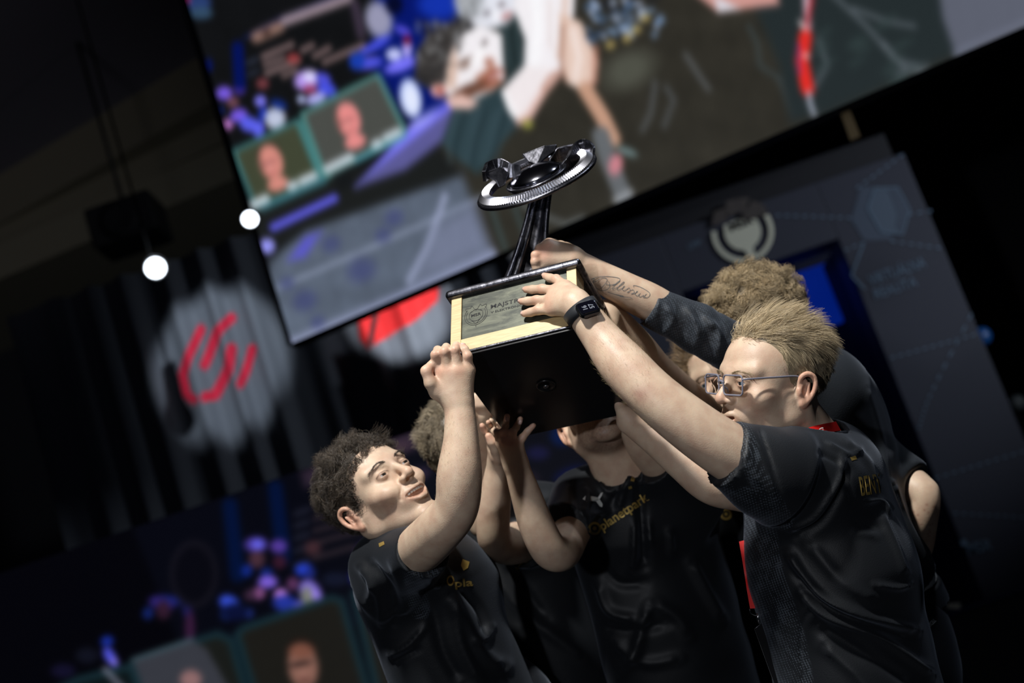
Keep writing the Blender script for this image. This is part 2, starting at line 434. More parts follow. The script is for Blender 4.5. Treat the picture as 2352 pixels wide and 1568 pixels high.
tagk(Geo().box((9, -4, 0), (9.1, 13, 6.6)).mk('wall_right', M['wallm'], smooth=False))
# soffit steps under the ceiling, running away to the right
def step(name, pa, pb, z, dep, hgt, mt):
    a = WZ(*pa, z); b = WZ(*pb, z); d = nz(b - a); a = a - d * 3; b = b + d * 2.6; n_ = np.array([d[1], -d[0], 0])
    if n_ @ FW < 0: n_ = -n_
    P = [a, b, b + n_ * dep, a + n_ * dep]
    return tagk(Geo().prism(P, (0, 0, hgt)).mk(name, mt, smooth=False))
step('trim_1', (0, 512), (490, 232), 6.2, 1.1, .4, M['beamm'])
step('trim_2', (0, 575), (500, 330), 6.0, 2.0, .2, M['beamm'])
step('trim_3', (0, 640), (560, 400), 5.7, 2.6, .3, M['beamm'])
g = Geo(); vp = [WZ(*p, 6.6) for p in ((186, 293), (243, 266), (300, 285), (246, 318))]
vr = empty('ceiling_vent', (vp[0] + vp[2]) / 2, 'dark square air vent set flush in the dim ceiling', 'vent')
g.prism(vp, (0, 0, -.03)); g.mk('grille', M['vent'], vr, smooth=False)
g = Geo()
for q in range(6):
    t = (q + .5) / 6; g.tube([vp[0] * (1 - t) + vp[3] * t - [0, 0, .035], vp[1] * (1 - t) + vp[2] * t - [0, 0, .035]], .012, 4)
g.mk('slats', M['blackm'], vr)['kind'] = 'stuff'
M['beamdark'] = mat('speaker_paint', (.01, .01, .011), .6)
sp = WY(298, 522, 9.5); spk = empty('hanging_speaker', sp, 'dark loudspeaker hanging below the ceiling above the curtain', 'speaker')
bevel(Geo().box(sp - [.24, .2, .14], sp + [.24, .2, .16]).mk('cabinet', M['beamdark'], spk, smooth=False), .02)
Geo().lathe([(.13, 0), (.14, .02), (.1, .03), (.04, .01)], sp - [0, .2, 0], (0, -1, 0), (1, 0, 0)).mk('cone', M['blackm'], spk)
Geo().tube([sp + [0, 0, .16], [sp[0], sp[1], 6.6]], .015).mk('bracket', M['beamdark'], spk)

lamp('ceiling_fill', 'SPOT', (-3.0, 2.6, 4.4), (-4.4, 6.6, 6.6), 95, (.95, .92, 1.0), .5, spot_size=math.radians(74), spot_blend=1)  # added unseen uplight that lifts the dim ceiling and soffits
# ------------------------------------------------------------------ screens
def lin(c): c = np.asarray(c, float) / 255; return np.where(c < .04045, c / 12.92, ((c + .055) / 1.055) ** 2.4)
class Paint:
    def __init__(s, uv, base): s.uv = uv; s.c = np.tile(np.array(base, float), (len(uv), 1))
    def mix(s, a, col, mul=1): a = (np.clip(a, 0, 1) * mul)[:, None]; s.c = s.c * (1 - a) + np.array(col, float) * a; return s
    def el(s, x, y, rx, ry, col, ang=0, soft=.25, mul=1):
        t = math.radians(ang); d = s.uv - [x, y]; u = d[:, 0] * math.cos(t) + d[:, 1] * math.sin(t); v = -d[:, 0] * math.sin(t) + d[:, 1] * math.cos(t)
        r = np.sqrt((u / rx) ** 2 + (v / ry) ** 2); return s.mix((1 - r) / soft + .5, col, mul)
    def seg(s, pts, wd, col, soft=6, mul=1):
        return s.mix((wd / 2 - seg_dist(s.uv, pts)) / soft + .5, col, mul)
    def poly(s, pts, col, soft=6, mul=1):
        P = np.array(pts, float); x, y = s.uv.T; ins = np.zeros(len(s.uv), bool)
        for a, b in zip(P, np.roll(P, -1, 0)):
            c = ((a[1] > y) != (b[1] > y)); t = np.where(c, (y - a[1]) / np.where(c, b[1] - a[1], 1), 0); ins ^= c & (x < a[0] + t * (b[0] - a[0]))
        d = seg_dist(s.uv, np.vstack([P, P[:1]])); return s.mix(np.where(ins, d, -d) / soft + .5, col, mul)
    def grain(s, amp, sc_, seed=0):
        r = np.random.default_rng(seed); f = np.zeros(len(s.uv))
        for q in range(7):
            a = r.uniform(0, 6.28); k = r.uniform(.6, 2.2) / sc_; f += np.sin(s.uv @ np.array([math.cos(a), math.sin(a)]) * k + r.uniform(0, 6) + 1.5 * np.sin(s.uv @ r.normal(size=2) * k * .7))
        s.c *= (1 + amp * f / 7)[:, None]; return s
def led(name, O, E, Hh, nx, nz_, painter, strength, label, frame_w=.03, thick=.12, soft=1.6):
    "LED wall: O bottom left, E vector along the bottom, height Hh"
    root = empty(name, O, label, 'screen'); n_ = nz(np.cross(E, [0, 0, 1]))
    if n_ @ FW > 0: n_ = -n_
    xs, zs = np.linspace(0, 1, nx), np.linspace(0, Hh, nz_)
    P = (O + n_ * .004)[None, None] + xs[:, None, None] * E + zs[None, :, None] * np.array([0, 0, 1.]); P = P.reshape(-1, 3)
    i, j = np.meshgrid(np.arange(nx - 1), np.arange(nz_ - 1), indexing='ij'); a = (i * nz_ + j).ravel()
    F = np.stack([a, a + nz_, a + nz_ + 1, a + 1], 1)
    pt = painter(proj(P)[:, :2]); c = np.clip(pt.c, 0, 255).reshape(nx, nz_, 3); kk = np.exp(-np.arange(-6, 7) ** 2 / (2. * soft ** 2)); kk /= kk.sum()
    for ax in (0, 1):
        pd = [(0, 0)] * 3; pd[ax] = (6, 6); q = np.pad(c, pd, mode='edge'); c = sum(kk[t] * np.take(q, range(t, t + c.shape[ax]), ax) for t in range(13))
    c = lin(c.reshape(-1, 3))
    mk('display', P, F, attr_emit(name + '_image', strength), root, col=c, smooth=False)
    e = nz(E); L = np.linalg.norm(E); g = Geo()
    g.prism([O - e * frame_w, O + e * (L + frame_w), O + e * (L + frame_w) + [0, 0, Hh], O - e * frame_w + [0, 0, Hh]], -n_ * thick)
    g.mk('housing', M['blackm'], root, smooth=False); return root
def paint_main(uv):
    p = Paint(uv, (17, 18, 20))
    # dark shirts and stage behind, right half
    p.poly([(1000, 330), (1100, 60), (1350, -200), (2700, -300), (2700, 400), (1400, 520), (1120, 640)], (47, 45, 39), 30)
    p.poly([(620, 600), (700, 520), (1060, 395), (1130, 580), (672, 800), (600, 720)], (88, 98, 114), 24).grain(.12, 24, 1)
    p.seg([(640, 660), (860, 565), (1110, 452)], 9, (150, 160, 186), 8, .8).seg([(940, 645), (985, 560), (1022, 450)], 15, (160, 168, 200), 9, .8)
    p.poly([(1000, 520), (1090, 470), (1125, 570), (960, 640)], (125, 132, 160), 40, .7)
    p.seg([(672, 786), (900, 690), (1130, 582)], 22, (135, 143, 172), 10)
    for x, y, r in ((760, 560, 18), (830, 620, 26), (700, 690, 22), (880, 540, 16), (730, 740, 14), (660, 650, 14), (905, 500, 18)): p.el(x, y, r * 1.2, r, (62, 68, 120), -25, .9, .6)
    p.poly([(560, 470), (1000, 330), (1060, 400), (700, 530), (610, 590)], (28, 30, 30), 22)
    p.poly([(660, 600), (700, 545), (740, 530), (700, 590)], (90, 88, 200), 16).el(614, 565, 17, 17, (150, 150, 245), 0, .5)
    p.seg([(628, 522), (768, 455)], 17, (98, 96, 235), 8)
    # violet beam
    p.poly([(815, 432), (960, 300), (1010, 235), (1045, 240), (1020, 320), (930, 390)], (92, 90, 150), 14).poly([(815, 430), (960, 270), (1030, 225), (1035, 250), (960, 310)], (125, 122, 250), 10)
    p.el(975, 265, 40, 14, (180, 180, 255), -42, .9, .8)
    # crowd and blue lights
    p.poly([(860, -60), (1060, -60), (1020, 240), (940, 280), (860, 160)], (7, 22, 105), 26)
    p.el(870, 45, 30, 42, (150, 150, 178), -15, .5).el(1010, 10, 50, 32, (20, 50, 170), 0, .6).el(905, 10, 20, 24, (6, 10, 40), 0, .5)
    p.el(943, 225, 24, 44, (200, 214, 255), -10, .3).el(945, 228, 15, 32, (225, 232, 255), -10, .6)
    r = np.random.default_rng(5)
    for x, y, a, b, an, c in ((515, 214, 18, 15, 0, (120, 90, 225)), (550, 205, 13, 11, 0, (95, 60, 190)), (548, 265, 20, 14, -20, (120, 90, 230)), (572, 285, 22, 17, 20, (90, 95, 235)), (594, 296, 13, 18, 10, (95, 100, 240)), (522, 286, 13, 11, 0, (190, 120, 200)),
                        (598, 232, 13, 12, 0, (130, 125, 250)), (604, 262, 10, 18, 15, (30, 50, 170)), (632, 272, 23, 24, 0, (190, 198, 222)), (704, 184, 28, 22, -20, (180, 150, 240)), (712, 176, 16, 12, 0, (220, 215, 255)), (742, 180, 18, 12, 20, (80, 80, 215)), (750, 205, 22, 15, 15, (70, 80, 225)),
                        (692, 228, 9, 9, 0, (190, 200, 250)), (725, 226, 24, 11, -20, (180, 180, 250)), (712, 205, 16, 10, 0, (150, 60, 100)), (640, 240, 20, 10, 20, (20, 45, 130)), (535, 235, 14, 12, 0, (110, 70, 80)), (505, 255, 8, 10, 0, (20, 40, 140)),
                        (860, 105, 44, 10, -30, (70, 80, 225)), (845, 145, 34, 14, -10, (80, 85, 225)), (905, 125, 18, 14, 0, (200, 205, 250)), (925, 70, 20, 9, 25, (85, 80, 215)), (935, 110, 10, 24, 0, (180, 170, 245)), (920, 150, 38, 14, -20, (120, 115, 250)), (935, 92, 8, 12, 0, (110, 15, 45)), (820, 140, 18, 20, 0, (25, 60, 170)),
                        (455, 5, 30, 20, 0, (40, 60, 110)), (428, 0, 8, 8, 0, (200, 20, 80)), (462, 30, 26, 14, 0, (50, 75, 100)), (480, 150, 8, 16, 0, (8, 20, 90))):
        p.el(x, y, a, b, c, an, .45)
    p.seg([(546, 108), (551, 195)], 26, (5, 18, 88), 8).seg([(560, 88), (640, 45), (800, -20)], 5, (20, 35, 110), 5)
    p.seg([(590, 85), (640, 62)], 26, (140, 108, 98), 12).seg([(655, 48), (800, -5)], 22, (150, 132, 142), 10).seg([(815, 10), (830, 80)], 20, (60, 50, 66), 12).el(612, 75, 12, 6, (60, 40, 35), -25, .6)
    for a, b in (((600, 132), (675, 100)), ((690, 118), (722, 102)), ((718, 132), (760, 108)), ((740, 145), (838, 102)), ((604, 150), (655, 132)), ((608, 170), (690, 138)), ((646, 176), (684, 160))):
        n_ = int(np.hypot(b[0] - a[0], b[1] - a[1]) / 11)
        for q in range(n_):
            t = (q + .5) / n_; p.el(a[0] + (b[0] - a[0]) * t, a[1] + (b[1] - a[1]) * t, 6.5, 7, (150, 122, 122), 0, .5, .85)
    p.el(674, 134, 15, 11, (150, 60, 62), 0, .6).el(603, 192, 14, 12, (120, 60, 66), 0, .7).seg([(570, 145), (590, 135)], 8, (55, 62, 84), 6).seg([(572, 172), (592, 162)], 8, (48, 54, 74), 6)
    # two portrait tiles
    for T, c, bc, fx, fy, fc in (([(536, 348), (682, 278), (736, 412), (588, 478)], (64, 69, 52), (62, 118, 122), 622, 372, (214, 138, 126)), ([(694, 262), (868, 172), (930, 300), (748, 408)], (74, 76, 72), (84, 146, 142), 800, 275, (232, 140, 138))):
        p.poly(T, c, 6).seg(T + [T[0]], 9, bc, 6)
        if fx < 700: p.el(fx - 6, fy - 22, 28, 22, (52, 52, 42), -25, .4)
        p.el(fx, fy, 27, 40, fc, -14, .3).el(fx + 16, fy + 50, 24, 16, fc, -20, .4).el(fx - 4, fy + 2, 22, 5, (150, 92, 92), -22, .7, .7).el(fx + 4, fy + 24, 12, 5, (170, 90, 90), -22, .8, .6).el(fx, fy + 14, 5, 9, (240, 170, 160), -20, .9, .6).el(fx - 22, fy + 6, 5, 26, (90, 66, 58), -14, .8, .5)
    p.seg([(688, 280), (740, 408)], 12, (70, 128, 128), 8).poly([(596, 470), (745, 402), (750, 420), (602, 486)], (60, 116, 128), 8, .8).poly([(815, 376), (930, 318), (935, 306), (815, 362)], (80, 150, 165), 6)
    for a, b in (((668, 428), (676, 424)), ((694, 416), (720, 404)), ((583, 470), (610, 456)), ((752, 388), (804, 362)), ((862, 332), (870, 328)), ((888, 316), (914, 303))): p.seg([a, b], 19, (196, 208, 216), 10)
    p.poly([(765, 400), (800, 382), (815, 425), (775, 440)], (22, 24, 26), 8)
    # the lifted arm and the faces of the camera feed
    sk1, sk2, sk3 = (242, 238, 242), (214, 178, 160), (150, 98, 78)
    p.poly([(1048, 240), (1153, 200), (1198, 282), (1150, 330), (1121, 380), (1095, 400), (1012, 330)], (44, 62, 68), 12)
    for q in range(9): p.seg([(1052 + 16 * q, 250 + (q % 3) * 6), (1030 + 15 * q, 330 + (q % 4) * 10), (1034 + 13 * q, 372)], 7, [(74, 96, 106), (32, 44, 50), (62, 82, 90)][q % 3], 12, .55)
    p.poly([(1142, 60), (1180, 20), (1215, 30), (1215, 160), (1185, 205), (1150, 190)], (38, 50, 52), 12)
    for q in range(5): p.seg([(1150 + 12 * q, 60), (1160 + 12 * q, 150)], 5, (70, 92, 98) if q % 2 else (20, 28, 30), 8, .6)
    p.el(1122, 8, 66, 58, (226, 228, 238), 0, .25).el(1078, -6, 34, 46, (166, 170, 176), 10, .4).el(1118, 30, 10, 5, (110, 104, 110), -30, .6).el(1152, 10, 10, 5, (112, 100, 104), -30, .6).el(1164, 36, 15, 7, (196, 140, 140), -30, .6).el(1140, 36, 8, 14, (244, 244, 250), 0, .8)
    for q in range(26): p.el(1046 + 60 * r.random(), -10 + 50 * r.random(), 8, 4, (196, 200, 206) if q % 2 else (104, 106, 108), r.uniform(0, 180), .9, .6)
    p.poly([(1027, 131), (1050, 84), (1100, 58), (1152, 78), (1158, 180), (1132, 206), (1095, 226), (1038, 228), (1016, 205)], sk1, 8)
    p.poly([(1027, 135), (1046, 100), (1052, 150), (1046, 200), (1020, 205)], (206, 164, 140), 14, .7)
    p.poly([(950, 183), (957, 115), (988, 72), (1033, 50), (1084, 44), (1060, 84), (1034, 118), (1026, 160), (1020, 196), (980, 204)], (58, 55, 54), 8)
    for q in range(120):
        x, y = 955 + 115 * r.random(), 50 + 140 * r.random()
        if x + .55 * y < 1120 and x > 950: p.el(x, y, 8, 4, [(142, 144, 148), (34, 32, 32), (96, 94, 92)][q % 3] if y < 150 else [(60, 58, 58), (22, 22, 24)][q % 2], r.uniform(0, 180), .9, .6)
    p.el(1068, 152, 15, 6, (146, 120, 108), -32, .6).el(1066, 140, 22, 4, (110, 86, 76), -32, .7).el(1112, 100, 12, 5, (96, 84, 84), -60, .7).el(1100, 128, 9, 26, (252, 250, 252), 28, .8).el(1124, 142, 12, 10, (176, 120, 104), 0, .7)
    p.poly([(1092, 178), (1128, 150), (1156, 160), (1158, 184), (1130, 206), (1100, 212)], (170, 108, 86), 12).el(1078, 208, 48, 15, (104, 68, 54), -24, .6).el(1136, 172, 20, 7, (140, 60, 58), -40, .7).seg([(1126, 180), (1150, 164)], 5, (236, 226, 220), 4).el(1150, 176, 7, 6, (240, 220, 230), 0, .6)
    p.el(1008, 208, 18, 15, (236, 180, 172), 0, .35).el(1010, 208, 10, 8, (160, 84, 78), 0, .6).poly([(1022, 226), (1060, 216), (1100, 236), (1080, 250), (1036, 248)], (226, 188, 178), 9)
    p.poly([(1186, -80), (1322, -80), (1318, 30), (1292, 120), (1290, 168), (1204, 160), (1206, 90), (1180, 20)], sk1, 8)
    p.poly([(1152, 208), (1204, 150), (1292, 160), (1262, 196), (1222, 268), (1190, 282), (1166, 250)], (240, 232, 234), 8)
    p.poly([(1284, 30), (1334, 50), (1374, 140), (1366, 190), (1342, 212), (1302, 190), (1288, 150)], (228, 200, 186), 8)
    p.seg([(1300, -40), (1296, 60), (1284, 130)], 12, sk2, 12, .8).seg([(1368, 110), (1366, 186), (1340, 208)], 12, (188, 126, 106), 10, .8).seg([(1316, 70), (1330, 130), (1322, 180)], 16, (244, 232, 228), 14, .7).seg([(1292, 60), (1290, 150), (1300, 186)], 8, (150, 104, 86), 8, .7)
    p.seg([(1282, 172), (1250, 210), (1214, 268), (1192, 280)], 15, (214, 164, 150), 10, .85).seg([(1288, 162), (1262, 176), (1246, 204)], 7, (176, 120, 100), 7, .8).seg([(1230, -40), (1236, 60), (1228, 140)], 22, (252, 252, 255), 18, .8).seg([(1262, 0), (1264, 110)], 6, (222, 204, 200), 10, .7).seg([(1160, 214), (1180, 262)], 12, (252, 252, 255), 10, .8)
    p.seg([(1345, 205), (1385, 270), (1408, 320)], 34, (196, 152, 128), 10).seg([(1380, 310), (1395, 360), (1432, 450)], 40, (100, 104, 108), 9).seg([(1412, 460), (1450, 440)], 10, (170, 174, 180), 8).el(1414, 378, 15, 24, (205, 130, 140), 15, .5).el(1440, 348, 26, 8, (110, 132, 134), 20, .5).el(1212, 285, 12, 10, (150, 150, 70), 0, .6)
    # shirts: highlights, prints and creases
    for q in range(60):
        x, y = 1350 + 170 * r.random(), 0 + 95 * r.random(); p.el(x, y - (x - 1350) * .1, 5 + 12 * r.random(), 3 + 6 * r.random(), [(120, 150, 190), (20, 24, 34), (190, 205, 235), (70, 96, 130)][q % 4], r.uniform(-60, 60), .7, .8)
    for x, y in ((1402, 103), (1440, 88), (1462, 68), (1482, 42)): p.el(x, y, 12, 8, (170, 150, 90), -25, .6)
    p.el(1445, 160, 60, 40, (86, 88, 78), -25, .9, .8)
    for pl, c in (([(1575, 125), (1610, 180), (1628, 205)], (96, 100, 104)), ([(1505, 190), (1495, 260), (1475, 300)], (90, 94, 98)), ([(1530, 200), (1548, 230), (1525, 290)], (84, 88, 92)), ([(1720, 60), (1740, 100), (1745, 150), (1790, 180)], (60, 70, 72)), ([(1790, 180), (1820, 260)], (70, 78, 80)), ([(1200, 470), (1260, 500), (1300, 515), (1340, 500)], (110, 116, 118)), ([(1130, 480), (1160, 570)], (66, 84, 86)), ([(1180, 470), (1210, 550)], (62, 78, 80))): p.seg(pl, 11, c, 10, .75)
    p.poly([(1700, -60), (2140, -60), (2230, 110), (1900, 262), (1815, 280), (1790, 150)], (36, 44, 46), 24)
    p.poly([(1590, -20), (1780, -40), (1790, 10), (1650, 28)], (205, 150, 142), 10).poly([(1640, -10), (1700, 20), (1650, 28)], (215, 215, 225), 10)
    for pl in ([(1905, -20), (1990, 60), (2060, 140), (2110, 150)], [(1960, 20), (2040, 50), (2100, 60)], [(2030, 100), (2080, 160), (2120, 165)], [(1880, 90), (1900, 150), (1870, 200)], [(2060, 170), (2130, 150)]): p.seg(pl, 9, (110, 118, 126), 9, .7)
    for q in range(22): p.el(1880 + 230 * r.random(), 40 + 150 * r.random(), 22, 7, (52, 66, 66), -25, .9, .5)
    p.poly([(2150, -80), (2700, -200), (2700, -90), (2196, 130), (2165, 40)], (92, 96, 110), 14).seg([(2190, 124), (2400, 34), (2600, -50)], 5, (140, 148, 175), 4)
    p.seg([(1852, -10), (1856, 66)], 13, (220, 190, 205), 7).seg([(1866, -10), (1850, 70)], 8, (190, 40, 50), 6).seg([(1850, 82), (1842, 140), (1855, 205)], 29, (226, 44, 38), 6).seg([(1834, 100), (1836, 170)], 4, (80, 60, 160), 4).el(1851, 128, 8, 7, (250, 180, 180), 0, .6)
    p.seg([(1858, 212), (1860, 236), (1870, 264)], 8, (200, 205, 225), 5).seg([(1848, 66), (1838, 50)], 8, (230, 220, 220), 5)
    return p.grain(.035, 5, 4)
BL = W(672, 788, 7.0); BR = WZ(2352, 62, BL[2]); E_ = (BR - BL) * 1.16
big = led('led_screen', BL, E_, 3.4, 620, 360, paint_main, 1.0, 'huge bright screen overhead showing the lifted arm and red lanyard')
def paint_low(uv):
    p = Paint(uv, (4, 4, 9))
    p.poly([(305, 1212), (1600, 760), (1700, 1300), (420, 1500)], (7, 8, 17), 10)
    p.poly([(690, 1085), (790, 1040), (1090, 940), (1080, 985), (800, 1090), (700, 1120)], (46, 36, 50), 18).el(880, 1040, 60, 14, (70, 52, 62), -20, .9)
    for a, b in (((528, 1160), (546, 1320)), ((632, 1120), (652, 1280))): p.seg([a, b], 34, (4, 17, 52), 10)
    for k, y in enumerate((1150, 1178, 1206, 1235, 1268)):
        for q in range(11 - k): p.el(725 + 14 * q, y + 12 - q * 4, 6, 7, (52, 42, 48), 0, .6)
        p.seg([(680, y + 30), (706, y + 20)], 13, (28, 30, 44), 8)
    p.el(718, 1258, 18, 16, (64, 40, 46), 0, .8)
    for x, y, a, b, an, c in ((588, 1250, 26, 17, 0, (72, 56, 150)), (592, 1250, 13, 12, 0, (98, 96, 225)), (640, 1254, 19, 15, 0, (82, 56, 150)), (590, 1284, 18, 20, 0, (70, 44, 56)), (642, 1290, 15, 16, 0, (54, 24, 42)), (567, 1310, 12, 14, 0, (18, 40, 130)), (612, 1315, 14, 12, 0, (18, 36, 110)),
                              (615, 1336, 22, 14, 0, (122, 92, 210)), (594, 1362, 15, 14, 0, (130, 76, 128)), (575, 1366, 14, 12, 0, (60, 38, 60)), (645, 1366, 15, 14, 0, (198, 130, 225)), (655, 1385, 28, 19, 10, (34, 50, 150)), (690, 1392, 15, 13, 0, (96, 90, 210)), (712, 1360, 22, 30, -30, (130, 110, 220)), (708, 1372, 15, 26, -10, (120, 124, 110)), (730, 1372, 10, 22, -30, (150, 125, 235)),
                              (672, 1340, 13, 15, 0, (90, 50, 90)), (698, 1308, 20, 14, 0, (36, 60, 190)), (712, 1316, 12, 12, 0, (28, 40, 120)), (527, 1384, 24, 16, 25, (52, 76, 205)), (520, 1408, 13, 16, 0, (20, 40, 110)), (571, 1408, 11, 11, 0, (30, 46, 120)), (540, 1405, 30, 20, 0, (10, 16, 50)),
                              (372, 1384, 30, 16, 10, (44, 34, 110)), (400, 1378, 30, 8, 15, (26, 34, 110)), (375, 1400, 16, 22, 0, (48, 26, 44)), (430, 1400, 10, 30, -15, (26, 28, 90)), (436, 1440, 11, 38, 0, (54, 26, 56)), (340, 1408, 12, 14, 0, (18, 34, 100)), (246, 1472, 14, 12, 0, (24, 44, 150)), (252, 1506, 11, 22, -30, (80, 84, 220)), (262, 1520, 8, 12, -30, (130, 118, 240)),
                              (200, 1505, 26, 18, 0, (16, 18, 30)), (145, 1540, 28, 16, 0, (18, 16, 40)), (850, 1268, 28, 24, -20, (150, 104, 222)), (812, 1325, 8, 16, 0, (30, 34, 120)), (770, 1330, 30, 16, 0, (18, 22, 40)), (1290, 1000, 26, 24, 0, (6, 22, 62)), (1236, 1040, 26, 16, 0, (20, 20, 52)), (1310, 1090, 40, 18, -20, (8, 14, 50)), (1210, 1100, 30, 20, 0, (26, 20, 30)), (960, 1090, 30, 16, -20, (40, 32, 50))):
        p.el(x, y, a, b, c, an, .45)
    t = 4
    p.el(445, 1318, 56, 78, (19, 18, 27), 0, .12).el(445, 1318, 44, 64, (8, 8, 16), 0, .12)
    for T, c in (([(700, 1388 + 60), (700, 1450), (700, 1450)], None), ([(545, 1455), (560, 1442), (762, 1372), (785, 1380), (860, 1640), (600, 1640)], (27, 26, 23)), ([(812, 1362), (1000, 1300), (1060, 1640), (880, 1640)], (27, 26, 23)), ([(305, 1520), (500, 1455), (530, 1470), (580, 1640), (350, 1640)], (24, 26, 24)), ([(60, 1620), (180, 1560), (300, 1530), (340, 1640)], (12, 20, 22))):
        if c is None: continue
        p.poly(T, c, 6).seg(T + [T[0]], 15, (22, 44, 52), 9)
    p.poly([(305, 1515), (440, 1468), (475, 1490), (560, 1640), (350, 1640)], (54, 56, 64), 6).seg([(305, 1515), (440, 1468)], 8, (64, 88, 98), 5)
    p.el(438, 1560, 24, 22, (140, 104, 104), 0, .5).seg([(240, 1535), (290, 1590)], 9, (130, 130, 150), 5)
    p.el(692, 1500, 34, 36, (34, 24, 20), -8, .35).el(696, 1530, 34, 52, (136, 96, 84), -8, .3).el(692, 1494, 28, 16, (120, 76, 62), 0, .5).el(690, 1524, 28, 6, (50, 36, 34), -10, .5).el(696, 1545, 6, 10, (150, 106, 94), 0, .7).el(700, 1562, 14, 5, (90, 56, 52), 0, .7)
    return p.grain(.04, 5, 2)
LBL = WY(100, 1700, 6.3); LTL = WY(305, 1212, 6.3); LTR = WY(1370, 860, 6.3)
o0 = np.array([LTL[0] - .9, 6.3, .6]); led('lower_led_wall', o0, np.array([LTR[0] - o0[0], 0, 0]), LTL[2] - .6, 420, 260, paint_low, 1.0, 'dim lower display wall with crowd and portrait tiles behind smiling man')

# ------------------------------------------------------------------ pleated curtain with light spots
def curtain():
    x0, x1, Y = WY(60, 900, 8.6)[0], WY(1290, 640, 8.6)[0], 8.6
    xs = np.arange(x0, x1, .012); zs = np.linspace(0, WY(330, 618, 8.6)[2], 200); wv = .27
    ph = xs + .05 * np.sin(xs * 3.1) + .03 * np.sin(xs * 7.7)
    yy = Y + .036 * np.sin(ph * 2 * math.pi / wv) + .010 * np.sin(ph * 4 * math.pi / wv + 1)
    P = np.zeros((len(xs), len(zs), 3)); P[..., 0] = xs[:, None]; P[..., 1] = yy[:, None]; P[..., 2] = zs[None]
    P = P.reshape(-1, 3); n = len(zs); i, j = np.meshgrid(np.arange(len(xs) - 1), np.arange(n - 1), indexing='ij'); a = (i * n + j).ravel()
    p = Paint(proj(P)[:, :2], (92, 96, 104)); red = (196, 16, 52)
    p.seg([(462, 756), (432, 820), (420, 862), (428, 905), (445, 918)], 21, red, 5)  # red emblem of projected light, painted into the cloth colour
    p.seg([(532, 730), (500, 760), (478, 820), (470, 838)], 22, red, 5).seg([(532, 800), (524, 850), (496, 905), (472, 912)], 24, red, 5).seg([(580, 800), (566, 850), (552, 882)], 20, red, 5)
    p.poly([(820, 720), (1010, 640), (1005, 690), (955, 735), (905, 765), (845, 800), (826, 780)], (190, 24, 26), 6).seg([(866, 700), (850, 790)], 12, (30, 14, 18), 6)  # second light projection, red with a dark line, also painted as cloth colour
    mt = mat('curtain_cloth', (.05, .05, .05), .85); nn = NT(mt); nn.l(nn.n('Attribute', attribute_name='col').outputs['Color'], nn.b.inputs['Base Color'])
    mk('curtain', P, np.stack([a, a + n, a + n + 1, a + 1], 1), mt, col=lin(p.c), label='black pleated stage curtain with projected red emblem painted into its colour left of the screen', cat='curtain')
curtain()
ca = WY(512, 830, 8.55); cb = WY(930, 715, 8.55)
lamp('logo_spot', 'SPOT', ca + [.7, -3.0, 1.7], ca + [0, 0, .06], 560, (.80, .90, 1.0), .06, spot_size=math.radians(14.5), spot_blend=.3)
lamp('red_spot', 'SPOT', cb + [.9, -2.4, -.6], cb, 700, (.9, .95, 1.0), .02, spot_size=math.radians(15), spot_blend=.6)
def stage_light(px, py, Y, r, e, label):
    c = WY(px, py, Y); t = nz(CAM + [0, 1, 0] - c); root = empty('stage_light', c, label, 'lamp', None)
    u = np.array([1, 0, 0]); Geo().lathe([(r * .7, -.28), (r * .8, -.1), (r * 1.3, 0), (r * 1.3, .03), (r * 1.05, .03), (r * 1.05, 0)], c - t * .02, t, u, 20).mk('housing', M['beamdark'], root)
    Geo().lathe([(r, 0), (r * .9, .015), (r * .4, .03)], c, t, u, 20).mk('lens', mat('lamp_glow', (0, 0, 0), .5, emit=(.82, .90, 1.0), es=e), root)
    q_ = c - t * .26; Geo().tube([q_, [q_[0], q_[1], 6.6]], .008).mk('yoke', M['vent'], root)
stage_light(357, 615, 7.6, .055, 7, 'glowing round white lamp beside the ceiling, left of the emblem curtain')
stage_light(574, 503, 5.8, .034, 6, 'glowing round white lamp at the left edge of the big screen')

# ------------------------------------------------------------------ branded portal on the right
YP = 7.6
M['panel'] = mat('panel_print', (.040, .044, .068), .6); M['fascia'] = mat('fascia', (.008, .008, .013), .6)
M['pblue'] = mat('pale_blue_print', (.15, .23, .33), .6); M['hexa'] = mat('hexagon_tint', (.075, .10, .15), .6); M['hexb'] = mat('hexagon_tint_light', (.10, .14, .20), .6)
M['cream'] = mat('cream_print', (.82, .82, .66), .6); M['crown'] = mat('brown_print', (.09, .075, .07), .6)
por = empty('branded_portal', WY(1900, 1300, YP), 'dark blue branded doorway backdrop with MSR emblem at right', 'backdrop')
P_ = lambda x, y, o=0: WY(x, y, YP - o)
def pplane(name, pts, faces, mt, o=.012, parent=None, thick=None):
    V = [P_(x, y, o) for x, y in pts]
    if thick: g = Geo().prism(V, (0, thick, 0)); return g.mk(name, mt, parent or por, smooth=False)
    return mk(name, V, faces, mt, parent or por, smooth=False)
def vline(px, py): return P_(px, py)[0]
zt = P_(1925, 548)[2]; xr = P_(1925, 548)[0]; xo = P_(2075, 350)[0]; ztop = P_(2075, 350)[2]; xl = P_(1572, 690)[0]; xfar = P_(1380, 640)[0] - .15
zf = P_(2055, 292)[2]
def slab(x0, x1, z0, z1, name, mt, y0=0, y1=.25):
    return bevel(Geo().box((x0, YP + y0, z0), (x1, YP + y1, z1)).mk(name, mt, por, smooth=False), .006)
slab(xr, xo, 0, ztop, 'right_pillar', M['panel']); slab(xfar, xl, 0, ztop, 'left_pillar', M['panel']); slab(xl, xr, zt, ztop, 'lintel', M['panel'])
slab(xfar, xo - .05, ztop, zf, 'fascia', M['fascia'], .03, .28)
slab(xfar - .1, xo + .1, 0, .12, 'plinth', M['fascia'], -.35, .3)
